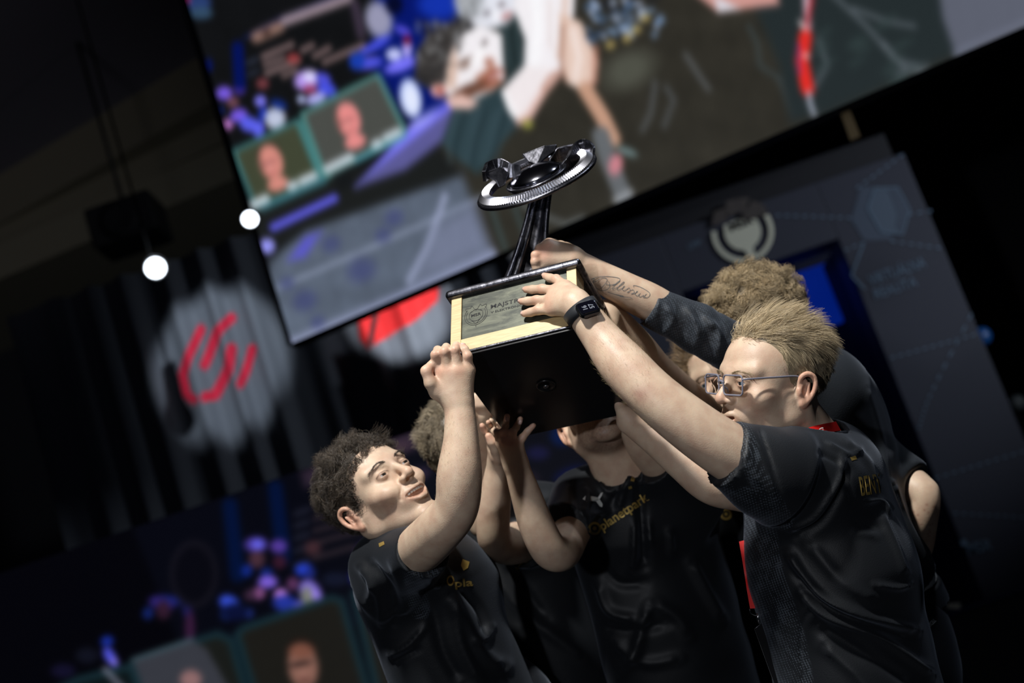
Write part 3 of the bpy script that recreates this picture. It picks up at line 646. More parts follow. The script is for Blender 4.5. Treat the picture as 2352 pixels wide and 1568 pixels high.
M['navy'] = mat('navy_drape', (.006, .009, .035), .8)
Geo().box((xl - .3, YP + .9, 0), (xr + .3, YP + 1, zt + .3)).mk('backing', M['navy'], por, smooth=False)
Geo().box((xl - .02, YP + .25, 0), (xl, YP + .9, zt)).mk('reveal', M['navy'], por, smooth=False)
Geo().box((xr, YP + .25, 0), (xr + .02, YP + .9, zt)).mk('reveal', M['navy'], por, smooth=False)
M['blueled'] = mat('blue_led', (0, 0, .02), .5, emit=(0, .009, .14), es=1)
for i, (xa, xb) in enumerate(((1590, 1733), (1752, 1932))):
    A, B = WY(xa, 640, YP + .7)[0], WY(xb, 580, YP + .7)[0]
    Geo().box((A, YP + .6, zt - .34), (B, YP + .66, zt + .02)).mk('blue_light_bar', M['blueled'], por, smooth=False)
lamp('blue_glow', 'AREA', (xl / 2 + xr / 2, YP + .55, zt - .05), (xl / 2 + xr / 2, YP + .75, 0), 0.35, (.02, .08, 1), .8)
lamp('panel_fill', 'SPOT', (5.6, 4.4, 3.2), WY(1900, 520, YP), 300, (.80, .88, 1.0), .1, spot_size=math.radians(50), spot_blend=1)  # added spot outside the frame, brightens the portal front
def pribs(name, pls, wd, mt, o=.006, step=6):
    V, F = ribbons(pls, wd, step); return pplane(name, V, F, mt, o)
def dashes(pl, n):
    Q = smooth_spline(pl, 2 * n)[:, :2]; return [Q[2 * i:2 * i + 2].tolist() for i in range(n)]
hx = [(1958, 475), (2000, 428), (2065, 430), (2085, 470), (2060, 548), (1985, 555)]
pplane('hexagon', [(1955, 505), (1976, 428), (2040, 430), (2068, 490), (2046, 550), (1985, 553)], [tuple(range(6))], M['hexa'], .004)
pplane('hexagon', [(1993, 478), (2010, 432), (2062, 430), (2090, 482), (2074, 538), (2024, 532)], [tuple(range(6))], M['hexb'], .006)
pplane('hexagon', [(2040, 432), (2062, 430), (2090, 482), (2074, 538), (2058, 520), (2063, 490)], [tuple(range(6))], M['hexa'], .008)
h2 = [(1993, 478), (2010, 432), (2062, 430), (2090, 482), (2074, 538), (2024, 532)]
for a, b in zip(h2, h2[1:] + h2[:1]): pribs('hexagon_edge', [[a, b]], 3, M['pblue'], .010)
pribs('thin_line', [[(1985, 555), (1956, 632)]], 4, M['pblue']); pribs('thin_line', [[(1956, 632), (1986, 664)]], 4, M['pblue'])
D_ = []
for pl, n in (([(1782, 494), (1955, 500)], 9), ([(2085, 492), (2140, 484)], 3), ([(2074, 355), (1968, 432)], 7), ([(2046, 553), (2160, 570)], 6), ([(1940, 575), (1985, 556)], 3), ([(2046, 822), (2240, 768)], 11), ([(2232, 720), (2140, 900), (2110, 985)], 14), ([(2148, 1098), (2352, 1036)], 11), ([(2190, 1178), (2352, 1188)], 9)): D_ += dashes(pl, n)
for d_ in D_: pribs('dash', [d_], 4, M['pblue'])
def ptext(s, p0, p1, h, mt, **kw):
    V, F = text_geo(s, **kw); p0 = np.array(p0, float); p1 = np.array(p1, float); x0, x1 = V[:, 0].min(), V[:, 0].max(); R = (p1 - p0) / (x1 - x0); n = np.array([R[1], -R[0]]); n = n / np.linalg.norm(n) * h / .7
    return pplane('lettering', (p0 + (V[:, :1] - x0) * R + V[:, 1:2] * n).tolist(), F, mt, .009)
ptext('VIRTUÁLNA', (2000, 656), (2128, 612), 25, M['pblue']); ptext('REALITA', (2012, 686), (2108, 655), 23, M['pblue']); ptext('MSR', (2224, 1273), (2280, 1262), 26, M['pblue'], bold=.01)
ptext('UMP', (1583, 573), (1612, 562), 14, M['pblue'])
an = np.linspace(0, 2 * math.pi, 20)[:-1]; pplane('dot', [(2214 + 8 * math.cos(a), 1246 + 8 * math.sin(a)) for a in an], [tuple(range(19))], M['pblue'])
# round emblem, tilted with the wall
def emb(a, r): # angle measured clockwise from image up, in the tilted frame
    t = math.radians(a - 19); return (1706 + r * math.sin(t), 532 - r * math.cos(t))
arc = [emb(a, 66) for a in np.linspace(62, 172, 14)]; arc2 = [emb(a, 66) for a in np.linspace(188, 290, 14)]
pribs('emblem_arc', [arc], 11, M['cream'], .02, 5); pribs('emblem_arc', [arc2], 11, M['cream'], .02, 5)
pplane('emblem_disc', [emb(a, 42) for a in np.linspace(75, 285, 24)] + [emb(-52, 46), emb(0, 30), emb(52, 46)], [tuple(range(27))], M['cream'], .02)
pplane('emblem_pin', [emb(160, 36), emb(172, 66), emb(183, 70), emb(200, 36)], [(0, 1, 2, 3)], M['cream'], .021)
ptext('MSR', (1678, 533), (1733, 512), 18, M['fascia'], bold=.03).location.y -= .016
for T in ([(1635, 520), (1640, 486), (1668, 476), (1672, 505)], [(1668, 500), (1668, 462), (1692, 455), (1700, 486)], [(1690, 456), (1722, 452), (1708, 500)], [(1700, 505), (1728, 460), (1756, 470), (1742, 500)], [(1745, 500), (1758, 472), (1764, 492)]):
    pplane('crown_point', T, [tuple(range(len(T)))], M['crown'], .03)
stk = empty('wooden_batten', WY(1945, 250, 5.6), 'short tan wooden batten hanging under the big screen', 'plank')

sn = nz(np.cross(E_, [0, 0, 1])); sn = sn if sn @ FW > 0 else -sn
def bs(x, y): return on_ray(x, y, BL + sn * .112, sn)
def on_ray(px, py, P0, N): r = nz(W(px, py, 1) - CAM); return CAM + r * (((P0 - CAM) @ N) / (r @ N))
g = Geo(); q0, q1, q2, q3 = bs(1922, 236), bs(1942, 228), bs(1976, 312), bs(1953, 322); g.prism([q0 + (q0 - q3) * 2, q1 + (q1 - q2) * 2, q2, q3], sn * .03); g.mk('board', mat('batten_wood', (.36, .26, .13), .7), stk, smooth=False)
lbl = empty('floor_case', WY(2195, 1392, 6.8), 'dark equipment case with a small white label at stage right', 'case')
c_ = WY(2280, 1430, 6.9); bevel(Geo().box((c_[0] - .55, 6.85, 0), (c_[0] + .9, 7.2, c_[2] + .10)).mk('body', M['fascia'], lbl, smooth=False), .02)
Geo().prism([WY(2176, 1386, 6.84), WY(2206, 1384, 6.84), WY(2206, 1398, 6.84), WY(2176, 1396, 6.84)], (0, .01, 0)).mk('label_strip', M['cream'], lbl, smooth=False)
for px, py, r_, c, nm, lb in ((2256, 772, .055, (.01, .10, .35), 'blue_fixture', 'small round blue stage fixture right of the branded portal'), (2338, 925, .05, (.18, .2, .2), 'grey_fixture', 'small grey stage fixture at the right frame edge')):
    c0 = WY(px, py, 8.0 if px < 2300 else 8.7); rt = empty(nm, c0, lb, 'lamp'); Geo().lathe([(r_ * .5, -.12), (r_ * .9, -.05), (r_, 0), (r_ * .6, .02)], c0, (0, -1, 0), (1, 0, 0), 20).mk('shell', mat(nm + '_shell', c, .4), rt)
    Geo().tube([c0 + [0, .1, 0], c0 * [1, 1, 0] + [0, .1, 0]], .02).mk('stand', M['blackm'], rt)

# ================================================================== trophy
_ex = np.array([.92910519, -.22250468, -.29538993]); _ey = np.array([.00422723, .805087, -.59314168]); _ez = np.array([.3697914, .54984233, .74895109])
cv = lambda v: v[0] * RT - v[1] * UP + v[2] * FW
BX, BY, BZ = cv(_ex), cv(_ez), -cv(_ey)
BO = CAM + cv(np.array([.0024, .0043, 2.6935]))
def TB(x, y, z): return BO + x * BX + y * BY + z * BZ
def on_plane(px, py, P0, N, off=0):
    r = nz(W(px, py, 1) - CAM); t = ((P0 - CAM) @ N) / (r @ N); return CAM + r * t + N * off
def Pf(px, py, off=0): return on_plane(px, py, BO, -BY, 0) - BY * off      # front face, offset towards the viewer
def Pu(px, py, off=0): return on_plane(px, py, BO, BZ, 0) - BZ * off       # underside
tro = empty('championship_trophy', BO, 'large trophy, dark winged ring on a plaqued wooden box, lifted overhead', 'trophy')
mm = Matrix.Identity(4)
for i in range(3): mm[i][0], mm[i][1], mm[i][2], mm[i][3] = BX[i], BY[i], BZ[i], BO[i]
tro.matrix_world = mm
w2, hh_, dd = .131, .152, .309
def tb(a, b, name, mt, bv=.002, seg=2): return bevel(Geo().box(a, b).mk(name, mt, tro, local=True, smooth=False), bv, seg)
tb((-w2, 0, .010), (-w2 + .022, .02, .146), 'front_stile', M['wood'], .001); tb((w2 - .020, 0, .010), (w2, .02, .146), 'front_stile', M['wood'], .001)
tb((-w2 + .022, 0, .010), (w2 - .020, .02, .040), 'front_rail', M['wood'], .001)
tb((-w2 + .022, .0035, .040), (w2 - .020, .02, .146), 'front_plaque', M['plaque'], .001)
tb((w2 - .02, .02, .010), (w2, .045, .146), 'side_stile', M['wood'], .001); tb((w2 - .02, dd - .04, .010), (w2, dd, .146), 'side_stile', M['wood'], .001)
tb((w2 - .02, .045, .010), (w2, dd - .04, .040), 'side_rail', M['wood'], .001); tb((w2 - .02, .045, .040), (w2 - .0035, dd - .04, .146), 'side_plaque', M['plaque'], .001)
tb((-w2, .02, .010), (-w2 + .02, dd, .146), 'left_panel', M['wood'], .001); tb((-w2 + .02, dd - .02, .010), (w2 - .02, dd, .146), 'rear_panel', M['wood'], .001)
tb((-w2 - .003, -.003, .004), (w2 + .003, dd + .003, .010), 'lower_moulding', M['metal'], .002)
tb((-w2, 0, -.001), (w2, dd, .004), 'base_plate', mat('gloss_black', (.006, .006, .007), .25), .0012)
tb((-w2 - .011, -.011, .145), (w2 + .011, dd + .011, .163), 'top_moulding', M['metal'], .008, 4)
tb((-w2 + .004, .004, .160), (w2 - .004, dd - .004, .166), 'top_panel', M['black'], .002)
cx, cy = .01, .150
g = Geo().lathe([(.019, -.0005), (.0195, -.0035), (.016, -.0045), (.015, -.002)], (cx, cy, -.001), (0, 0, 1), (1, 0, 0), 32)
g.mk('recess_rim', M['black'], tro, local=True)
Geo().lathe([(.006, 0), (.0055, -.004), (.003, -.0045), (.0025, -.003)], (cx, cy, -.003), (0, 0, 1), (1, 0, 0), 6).mk('hex_bolt', mat('bolt_steel', (.25, .25, .27), .35, 1), tro, local=True)
def btext(s, x, z, wd, h, name='engraved_lettering', y=.0031, **kw):
    V, F = text_geo(s, **kw); x0, x1 = V[:, 0].min(), V[:, 0].max(); V = [(x + (v[0] - x0) / (x1 - x0) * wd, y, z + v[1] / .7 * h) for v in V]
    return mk(name, V, F, M['blackm'], tro, local=True, smooth=False)
btext('MAJSTROVSTVÁ SR', -.048, .100, .150, .0095, bold=.01); btext('V ELEKTRONICKÝCH ŠPORTOCH', -.048, .088, .146, .0052, bold=.01)
ec = np.array([-.079, .094])
def eng(pls, wd=.0008, name='engraved_emblem'):
    g = Geo()
    for pl in pls:
        V, F = ribbon(np.array(pl) * 1000, wd * 1000, 1.2); g.add([(ec[0] + v[0] / 1000, .0030, ec[1] + v[1] / 1000) for v in V], F)
    return g.mk(name, M['blackm'], tro, local=True, smooth=False)
ar = lambda r, a0, a1: [(r * math.sin(math.radians(a)), r * math.cos(math.radians(a))) for a in np.linspace(a0, a1, 22)]
eng([ar(.024, 50, 310), ar(.0205, 58, 302), ar(.0145, 40, 320), [(.0, -.024), (0, -.030)], [(-.02, .012), (-.022, .020), (-.012, .019), (-.009, .024), (0, .012), (.009, .024), (.012, .019), (.022, .020), (.02, .012)], [(-.009, -.012), (0, -.02), (.009, -.012)], [(-.012, .008), (0, .014), (.012, .008)]])
V_, F_ = text_geo('MSR', bold=.02); mk('engraved_emblem', [(ec[0] - .011 + v[0] * .0115, .0029, ec[1] - .003 + v[1] * .0095) for v in V_], F_, M['blackm'], tro, local=True, smooth=False)
V_, F_ = text_geo('A', bold=.03); mk('engraved_lettering', [(w2 - .0028, .070 + v[0] * .05, .085 + v[1] * .05) for v in V_], F_, M['blackm'], tro, local=True, smooth=False)

# ring and stem: built around the point where the stem meets the ring
SB = TB(-.030, .120, .166); ds = proj(SB)[2]; RC = W(1230, 408, ds + .0)
0 and print('stem base', proj(SB), 'slab', proj(TB(w2, dd, .16)))
def loc(P): d = np.atleast_2d(P) - BO; return np.stack([d @ BX, d @ BY, d @ BZ], 1)
ra = nz(math.cos(math.radians(20)) * RT + math.sin(math.radians(20)) * UP - .16 * FW)
rv = math.sin(math.radians(20)) * -RT + math.cos(math.radians(20)) * UP
rn = nz(rv * math.cos(math.radians(21)) - FW * math.sin(math.radians(21))); rn = nz(rn - (rn @ ra) * ra); rb = np.cross(rn, ra)
if rb @ FW < 0: rb = -rb
def RP(x, y, z): return RC + x * ra + y * rb + z * rn
R1 = 143 / FPX * ds; R0_ = R1 * .79
V, F = [], []; N_ = 264
for i in range(N_):
    a = 2 * math.pi * i / N_; jag = .0014 if i % 2 else -.0008; ca_, sa = math.cos(a), math.sin(a)
    for r_, z in ((R0_, -.004), (R0_, .006 + jag), (R1 * .9, .009 + jag), (R1 - .002, .001 + jag), (R1, -.005), (R1 - .003, -.010), (R0_ + .004, -.009)): V.append(RP(r_ * ca_, r_ * sa, z))
for i in range(N_):
    j = (i + 1) % N_
    for k in range(7): k2 = (k + 1) % 7; F.append((i * 7 + k, j * 7 + k, j * 7 + k2, i * 7 + k2))
mk('reeded_ring', loc(V), F, M['silver'], tro, local=True, smooth=False)
Geo().tube([RP(R1 * math.cos(a), R1 * math.sin(a), -.006) for a in np.linspace(0, 6.2832, 73)[:-1]], .0042, 8, True)
g = Geo().tube([RP(R1 * math.cos(a), R1 * math.sin(a), -.006) for a in np.linspace(0, 6.2832, 73)[:-1]], .0042, 8, True); g.v = [tuple(p) for p in loc(g.v)]; g.mk('ring_edge', M['metal'], tro, local=True)
g = Geo().lathe([(.001, -.026), (.030, -.024), (.054, -.013), (.063, -.002), (.066, .003), (.063, .006), (.058, .004)], RP(.003, -.008, 0), rn, ra, 48); g.v = [tuple(p) for p in loc(g.v)]; g.mk('bowl', M['metal'], tro, local=True)
g = Geo().lathe([(.060, .003), (.052, .013), (.036, .021), (.018, .025), (.001, .026)], RP(.003, -.008, 0), rn, ra, 48); g.v = [tuple(p) for p in loc(g.v)]; g.mk('dome', mat('dome_metal', (.34, .34, .40), .12, 1), tro, local=True)
def plate(name, pts, th, mt, bv=.002):
    "pts: (px,py,ddepth) outline, extruded away from the viewer"
    V = [W(x, y, ds + d) for x, y, d in pts]; g = Geo().prism(V, FW * th); g.v = [tuple(p) for p in loc(g.v)]
    return bevel(g.mk(name, mt, tro, local=True, smooth=False), bv, 3)
plate('arrowhead', [(1199, 353, .03), (1250, 334, .03), (1280, 331, .035), (1278, 346, .035), (1250, 365, .02), (1234, 379, .015), (1215, 372, .02)], .02, M['metal'], .003)
def sweep(name, pl, wd, th, mt, up):
    P = smooth_spline([W(x, y, ds + d) for x, y, d in pl], 26); T = np.gradient(P, axis=0); V, F = [], []
    for i in range(len(P)):
        t = nz(T[i]); n_ = nz(np.cross(t, up)); b = np.cross(n_, t); ww = np.interp(i / 25, np.linspace(0, 1, len(wd)), wd)
        for a_, c in ((-1, -1), (1, -1), (1, 1), (-1, 1)): V.append(P[i] + b * ww / 2 * a_ + n_ * th / 2 * c)
    for i in range(len(P) - 1):
        for k in range(4): F.append((i * 4 + k, i * 4 + (k + 1) % 4, i * 4 + 4 + (k + 1) % 4, i * 4 + 4 + k))
    F += [(3, 2, 1, 0), tuple(range(len(V) - 4, len(V)))]
    return bevel(mk(name, loc(V), F, mt, tro, local=True, smooth=False), .002, 2)
sweep('wing_band', [(1362, 366, .0), (1358, 346, .01), (1340, 338, .03), (1322, 352, .02), (1306, 376, .0), (1288, 392, -.01)], [.018, .026, .034, .034, .026, .012], .006, M['metal'], UP)
sweep('wing_band', [(1345, 341, .03), (1310, 350, .04), (1280, 356, .045), (1262, 372, .03)], [.03, .036, .030, .012], .006, M['metal'], -UP * .8 + FW * .5)
sweep('wing_band', [(1112, 405, -.01), (1122, 392, .02), (1146, 384, .03), (1172, 392, .02), (1196, 390, .02)], [.022, .034, .036, .03, .02], .007, M['metal'], UP)
sweep('wing_band', [(1152, 396, .03), (1186, 378, .04), (1216, 366, .045)], [.012, .012, .012], .010, M['silver'], UP)
plate('clasp', [(1112, 402, 0), (1120, 393, 0), (1150, 382, .01), (1168, 396, .01), (1160, 424, .0), (1146, 432, 0), (1138, 415, 0)], .012, M['metal'])
# stem of four flared, tapering ribs and their webs
ax0 = SB; ax1 = RP(.008, .0, -.02)
for name_, off0, off1 in (('stem_rib', (-.064, -.012), (-.018, -.004)), ('stem_rib', (.066, -.012), (.020, -.004)), ('stem_rib', (-.012, -.05), (-.002, -.014)), ('stem_rib', (.010, .05), (.006, .014)), ('stem_rib', (-.04, .03), (-.012, .010)), ('stem_rib', (.044, .03), (.014, .010))):
    pts = []
    for t in np.linspace(0, 1, 16):
        e = 1 - (1 - t) ** 2.0; c0 = ax0 * (1 - t) + ax1 * t; o = np.array(off0) * (1 - e) + np.array(off1) * e; pts.append(c0 + BX * o[0] + BY * o[1])
    g = Geo().tube(pts, np.linspace(.0068, .0050, 16), 8); g.v = [tuple(p) for p in loc(g.v)]; g.mk(name_, M['metal'], tro, local=True)
for s0, s1 in (((-.052, -.010), (-.014, -.048)), ((.012, -.048), (.052, -.010)), ((-.052, 0), (-.036, .028))):
    V = []; F = []
    for t in np.linspace(0, 1, 12):
        e = 1 - (1 - t) ** 2.0; c0 = ax0 * (1 - t) + ax1 * t
        for s_ in (s0, s1):
            for th in (0, .004):
                o = np.array(s_) * (1 - e * .68); V.append(c0 + BX * o[0] + BY * (o[1] + th))
    for i in range(11):
        a = i * 4; F += [(a, a + 2, a + 6, a + 4), (a + 1, a + 5, a + 7, a + 3), (a, a + 4, a + 5, a + 1), (a + 2, a + 3, a + 7, a + 6)]
    mk('stem_web', loc(V), F, M['metal'], tro, local=True)
# ================================================================== people
SK = np.array([.63, .48, .355])
def head_frame(eye, fwd, up, s=1.0):
    "eye: world midpoint between the eyes; fwd, up world directions"
    f = nz(fwd); u = nz(up - (up @ f) * f); x = np.cross(f, u)  # subject's left
    x = np.cross(f, u); A = np.stack([-np.cross(u, f), -f, u]) if False else np.stack([nz(np.cross(f, u)) * 1.0, -f, u])
    # right handed: X = Y x Z with Y = -f
    X = np.cross(-f, u); A = np.stack([X, -f, u]) * s
    O = eye - (np.array([0, -.085, .012]) @ A)
    return A, O
class Head:
    def __init__(s, eye, fwd, up, scale=1.0): s.A, s.O = head_frame(np.asarray(eye), fwd, up, scale); s.s = scale
    def w(s, p): return np.atleast_2d(p) @ s.A + s.O
    def inv(s, P): return ((np.atleast_2d(P) - s.O) @ s.A.T) / s.s ** 2
def build_head(H, neck, neck_r=.058, h=.0023, smile=0, jaw=1.0, lips=.0, lid=0, mouth_open=.0, beard=0, face=True):
    S = Sc(h)
    S.ell((0, .018, .045), (.0755, .097, .083), k=.01)
    S.ell((0, -.030, .035), (.066, .058, .060), k=.03)
    S.ell((0, -.030, -.028), (.060 * jaw, .058, .080), k=.03)
    for sx in (-1, 1):
        S.cap((sx * .055 * jaw, .008, -.050), (sx * .016, -.076, -.100), .015, .014, k=.022)
        S.cap((sx * .057, .0, -.02), (sx * .055, .008, -.05), .017, .015, k=.02)
        S.ell((sx * .047, -.058, -.016), (.021, .022, .017), k=.022)
        S.cap((sx * .012, -.0865, .031), (sx * .050, -.068, .034), .0095, .009, k=.016)
    S.ell((0, -.080, -.104), (.021, .016, .017), k=.018)
    S.ell((0, -.074, -.050), (.036, .026, .032), k=.018)
    if face:
        for sx in (-1, 1):
            S.ell((sx * .0325, -.108, .010), (.019, .0135, .013), k=.010, sub=True)
            S.ell((sx * .0325, -.0795, .0115), (.0138, .0138, .0134), k=.004)
            S.cap((sx * .021, -.0935, .0215), (sx * .043, -.0885, .0215), .0016, k=.003, sub=True)
        S.chain([(0, -.089, .030), (0, -.098, .008), (0, -.112, -.014)], [.0062, .0072, .0095], k=.010)
        S.ell((0, -.1135, -.019), (.0105, .0095, .0088), k=.006)
        for sx in (-1, 1):
            S.ell((sx * .0125, -.1005, -.0215), (.0078, .0105, .0075), k=.006)
            S.cap((sx * .0062, -.108, -.034), (sx * .0070, -.1045, -.022), .0032, k=.003, sub=True)
            e = .0047 - lid * .5 - .0008 * smile
            S.ell((sx * .0325, -.0975, .0113 - lid * .3), (.0142, .0130, e), k=.0012, sub=True)
        wd = .024 + .009 * smile; cz = -.053 + .009 * smile; g = mouth_open; lt = 1 - .3 * smile; yc = -.0835 + .004 * smile
        if smile: # cheeks pushed up, smile folds
            for sx in (-1, 1):
                S.ell((sx * .040, -.074, -.026), (.018, .016, .015), k=.014)
                S.cap((sx * .0205, -.098, -.026), (sx * .036, -.083, -.050), .0022, k=.005, sub=True)
        S.chain([(-wd, yc, cz), (-.011, -.0985, -.0475), (0, -.1005, -.0485), (.011, -.0985, -.0475), (wd, yc, cz)], list(np.array([.0022, .0046, .0042, .0046, .0022]) * lt), k=.005, n=15)
        lz = -.0595 - g
        S.chain([(-wd, yc, cz), (-.012, -.0960, lz), (0, -.0985, lz - .0015), (.012, -.0960, lz), (wd, yc, cz)], list(np.array([.0022, .0050, .0058, .0050, .0022]) * lt), k=.005, n=15)
        if g > 0: S.chain([(-wd * .85, -.088, (cz - .0535) / 2 - g / 2 + .001), (-.012, -.097, -.0525 - g / 2), (.012, -.097, -.0525 - g / 2), (wd * .85, -.088, (cz - .0535) / 2 - g / 2 + .001)], [.0012, .0022 + g * .42, .0022 + g * .42, .0012], k=.002, n=9, sub=True)
        else: S.chain([(-wd, -.0875, cz), (-.011, -.1035, -.0532), (0, -.105, -.054), (.011, -.1035, -.0532), (wd, -.0875, cz)], [.0009, .0016, .0014, .0016, .0009], k=.002, n=9, sub=True)
        S.cap((-.010, -.094, -.078), (.010, -.094, -.078), .003, k=.006, sub=True)
    # ears
    for sx in (-1, 1):
        e = lambda y, z, x=.0: (sx * (.0745 + x), .012 + (y - .012) * .86, -.002 + (z + .002) * .84)
        S.ell(e(.016, -.006, .003), (.008, .0155, .0245), k=.006)
        S.chain([e(.004, .010, .003), e(.007, .026, .009), e(.020, .032, .013), e(.033, .024, .016), e(.037, .006, .016), e(.031, -.014, .013), e(.021, -.030, .008)], [.003, .0038, .0042, .0042, .004, .0038, .004], k=.004, n=16)
        S.ell(e(.013, -.033, .006), (.005, .008, .0085), k=.005)
        S.cap(e(.003, -.004, .006), e(.004, -.010, .007), .0042, .0035, k=.004)
        S.ell(e(.017, -.004, .014), (.0085, .0078, .0118), k=.004, sub=True)
        S.chain([e(.013, .018, .014), e(.024, .021, .018), e(.028, .008, .019)], [.0024, .003, .0024], k=.003, sub=True, n=6)
        S.cap(e(.022, -.018, .010), e(.024, .012, .012), .0028, k=.003)
    nk = H.inv(neck)[0]; top = np.array([0, .022, -.035])
    S.cap(top, nk, neck_r * .96, neck_r * 1.08, k=.028)
    for sx in (-1, 1): S.cap((sx * .060, .030, -.035), nk + [sx * .016, -.042, .0], .013, .013, k=.02)
    S.ell(top * .45 + nk * .55 + [0, -.052, 0], (.012, .012, .018), k=.014)
    P, F = S.bake(1)
    # colours
    q = P; C = np.tile(SK, (len(q), 1))
    def blend(wt, c): nonlocal C; wt = np.clip(wt, 0, 1)[:, None]; C = C * (1 - wt) + C * np.array(c) * wt
    if face:
        wd = .026 + .007 * smile
        lip = np.exp(-((q[:, 2] + .0555 + mouth_open / 2 - smile * .006 * (q[:, 0] / .03) ** 2) / (.0062 + mouth_open * .60)) ** 4 - (q[:, 0] / wd) ** 8) * (q[:, 1] < -.080)
        blend(lip * .6, (.74, .44, .40))
        for sx in (-1, 1):
            blend(.5 * np.exp(-(((q - [sx * .045, -.06, -.025]) / .026) ** 2).sum(1)), (1.0, .80, .80))
            blend(.85 * np.exp(-((np.hypot((q[:, 0] - sx * .0325) / .0150, (q[:, 2] - .0112) / .0056) - 1.0) / .16) ** 2) * (q[:, 1] < -.080) * np.clip((q[:, 2] - .008) / .006, .25, 1), (.10, .06, .05))
            blend(.75 * np.exp(-(((q - [sx * .032, -.088, .010]) / [.020, .02, .011]) ** 2).sum(1)), (.82, .70, .68))
        blend(.6 * np.exp(-(((q - [0, -.115, -.018]) / .016) ** 2).sum(1)), (1.0, .76, .74))
        blend(.95 * (np.exp(-(((np.abs(q[:, :1]) * [1, 0, 0] + q * [0, 1, 1] - [.0065, -.109, -.030]) / [.0045, .006, .004]) ** 2).sum(1))), (.25, .15, .13))
    blend(.8 * np.clip((np.abs(q[:, 0]) - .076) / .006, 0, 1), (1.03, .76, .72))
    if beard:
        n_ = np.random.default_rng(1).random(len(q)); bz = np.clip((-.028 - q[:, 2]) / .02, 0, 1) * np.clip((-.02 - q[:, 1] + .03) / .03, 0, 1) * np.clip((q[:, 2] + .135) / .02, 0, 1)
        if face: bz = bz * (1 - lip)
        blend(beard * bz * (.65 + .5 * n_), (.42, .38, .38))
    return H.w(P), F, C
def eyes(H, root, look, iris=(.10, .16, .2)):
    out = []
    for sx in (-1, 1):
        c = np.array([sx * .0325, -.0795, .0115]); g = nz(look); n = 28; V = []; F = []
        u = nz(np.cross(g, [0, 0, 1])); v = np.cross(g, u); C = []
        for i in range(15):
            th = math.pi * i / 14; r = .0124
            for k in range(n):
                a = 2 * math.pi * k / n; V.append(c + r * (math.cos(th) * g + math.sin(th) * (math.cos(a) * u + math.sin(a) * v)))
                C.append((.01, .01, .01) if th < .25 else iris if th < .54 else (.46, .43, .42))
        for i in range(14):
            for k in range(n): F.append((i * n + k, i * n + (k + 1) % n, (i + 1) * n + (k + 1) % n, (i + 1) * n + k))
        mk('eyeball', H.w(V), np.array(F), M['eye'], root, col=np.array(C))
def strands(P, wd, root, name, C, mat_=None):
    "P (N,S,3) polylines as thin three sided tubes"
    N, S_ = P.shape[:2]; T = np.gradient(P, axis=1); T /= np.linalg.norm(T, axis=2, keepdims=True) + 1e-9
    r = rng.normal(size=(N, 1, 3)); U = np.cross(T, r); U /= np.linalg.norm(U, axis=2, keepdims=True) + 1e-9; Vv = np.cross(T, U)
    t = np.linspace(0, 1, S_)[None, :, None]; rad = wd / 2 * (1 - .75 * t ** 2)
    V = np.stack([P + rad * (math.cos(a) * U + math.sin(a) * Vv) for a in (0, 2.094, 4.189)], 2)  # N,S,3,3
    i = np.arange(N)[:, None, None] * (S_ * 3); j = np.arange(S_ - 1)[None, :, None] * 3; k = np.arange(3)[None, None, :]; k2 = (k + 1) % 3
    F = np.stack([i + j + k, i + j + k2, i + j + 3 + k2, i + j + 3 + k], -1).reshape(-1, 4)
    CC = np.repeat(C[:, None, :], S_ * 3, 1).reshape(-1, 3)
    return V.reshape(-1, 3), F, CC
SC, SR = np.array([0, .018, .045]), np.array([.0765, .098, .084])
def roots(n, hairline, seed=0):
    r = np.random.default_rng(seed); out = []
    d = r.normal(size=(n * 4, 3)); d /= np.linalg.norm(d, axis=1, keepdims=True); P = SC + d * SR; N = d / SR; N /= np.linalg.norm(N, axis=1, keepdims=True)
    keep = hairline(P) > r.random(len(P)) * .6; return P[keep][:n], N[keep][:n]
def hairline_std(P, front=.070, side=-.02):
    "1 inside the hair area"
    y, z = P[:, 1], P[:, 2]
    lim = np.interp(y, [-.085, -.060, -.046, -.036, -.026, .0, .006, .026, .05, .12], [front, front - .006, front - .022, .022, -.006, -.012, .022, .022, -.035, -.055])
    return np.clip((z - lim) / .008 + .5, 0, 1)
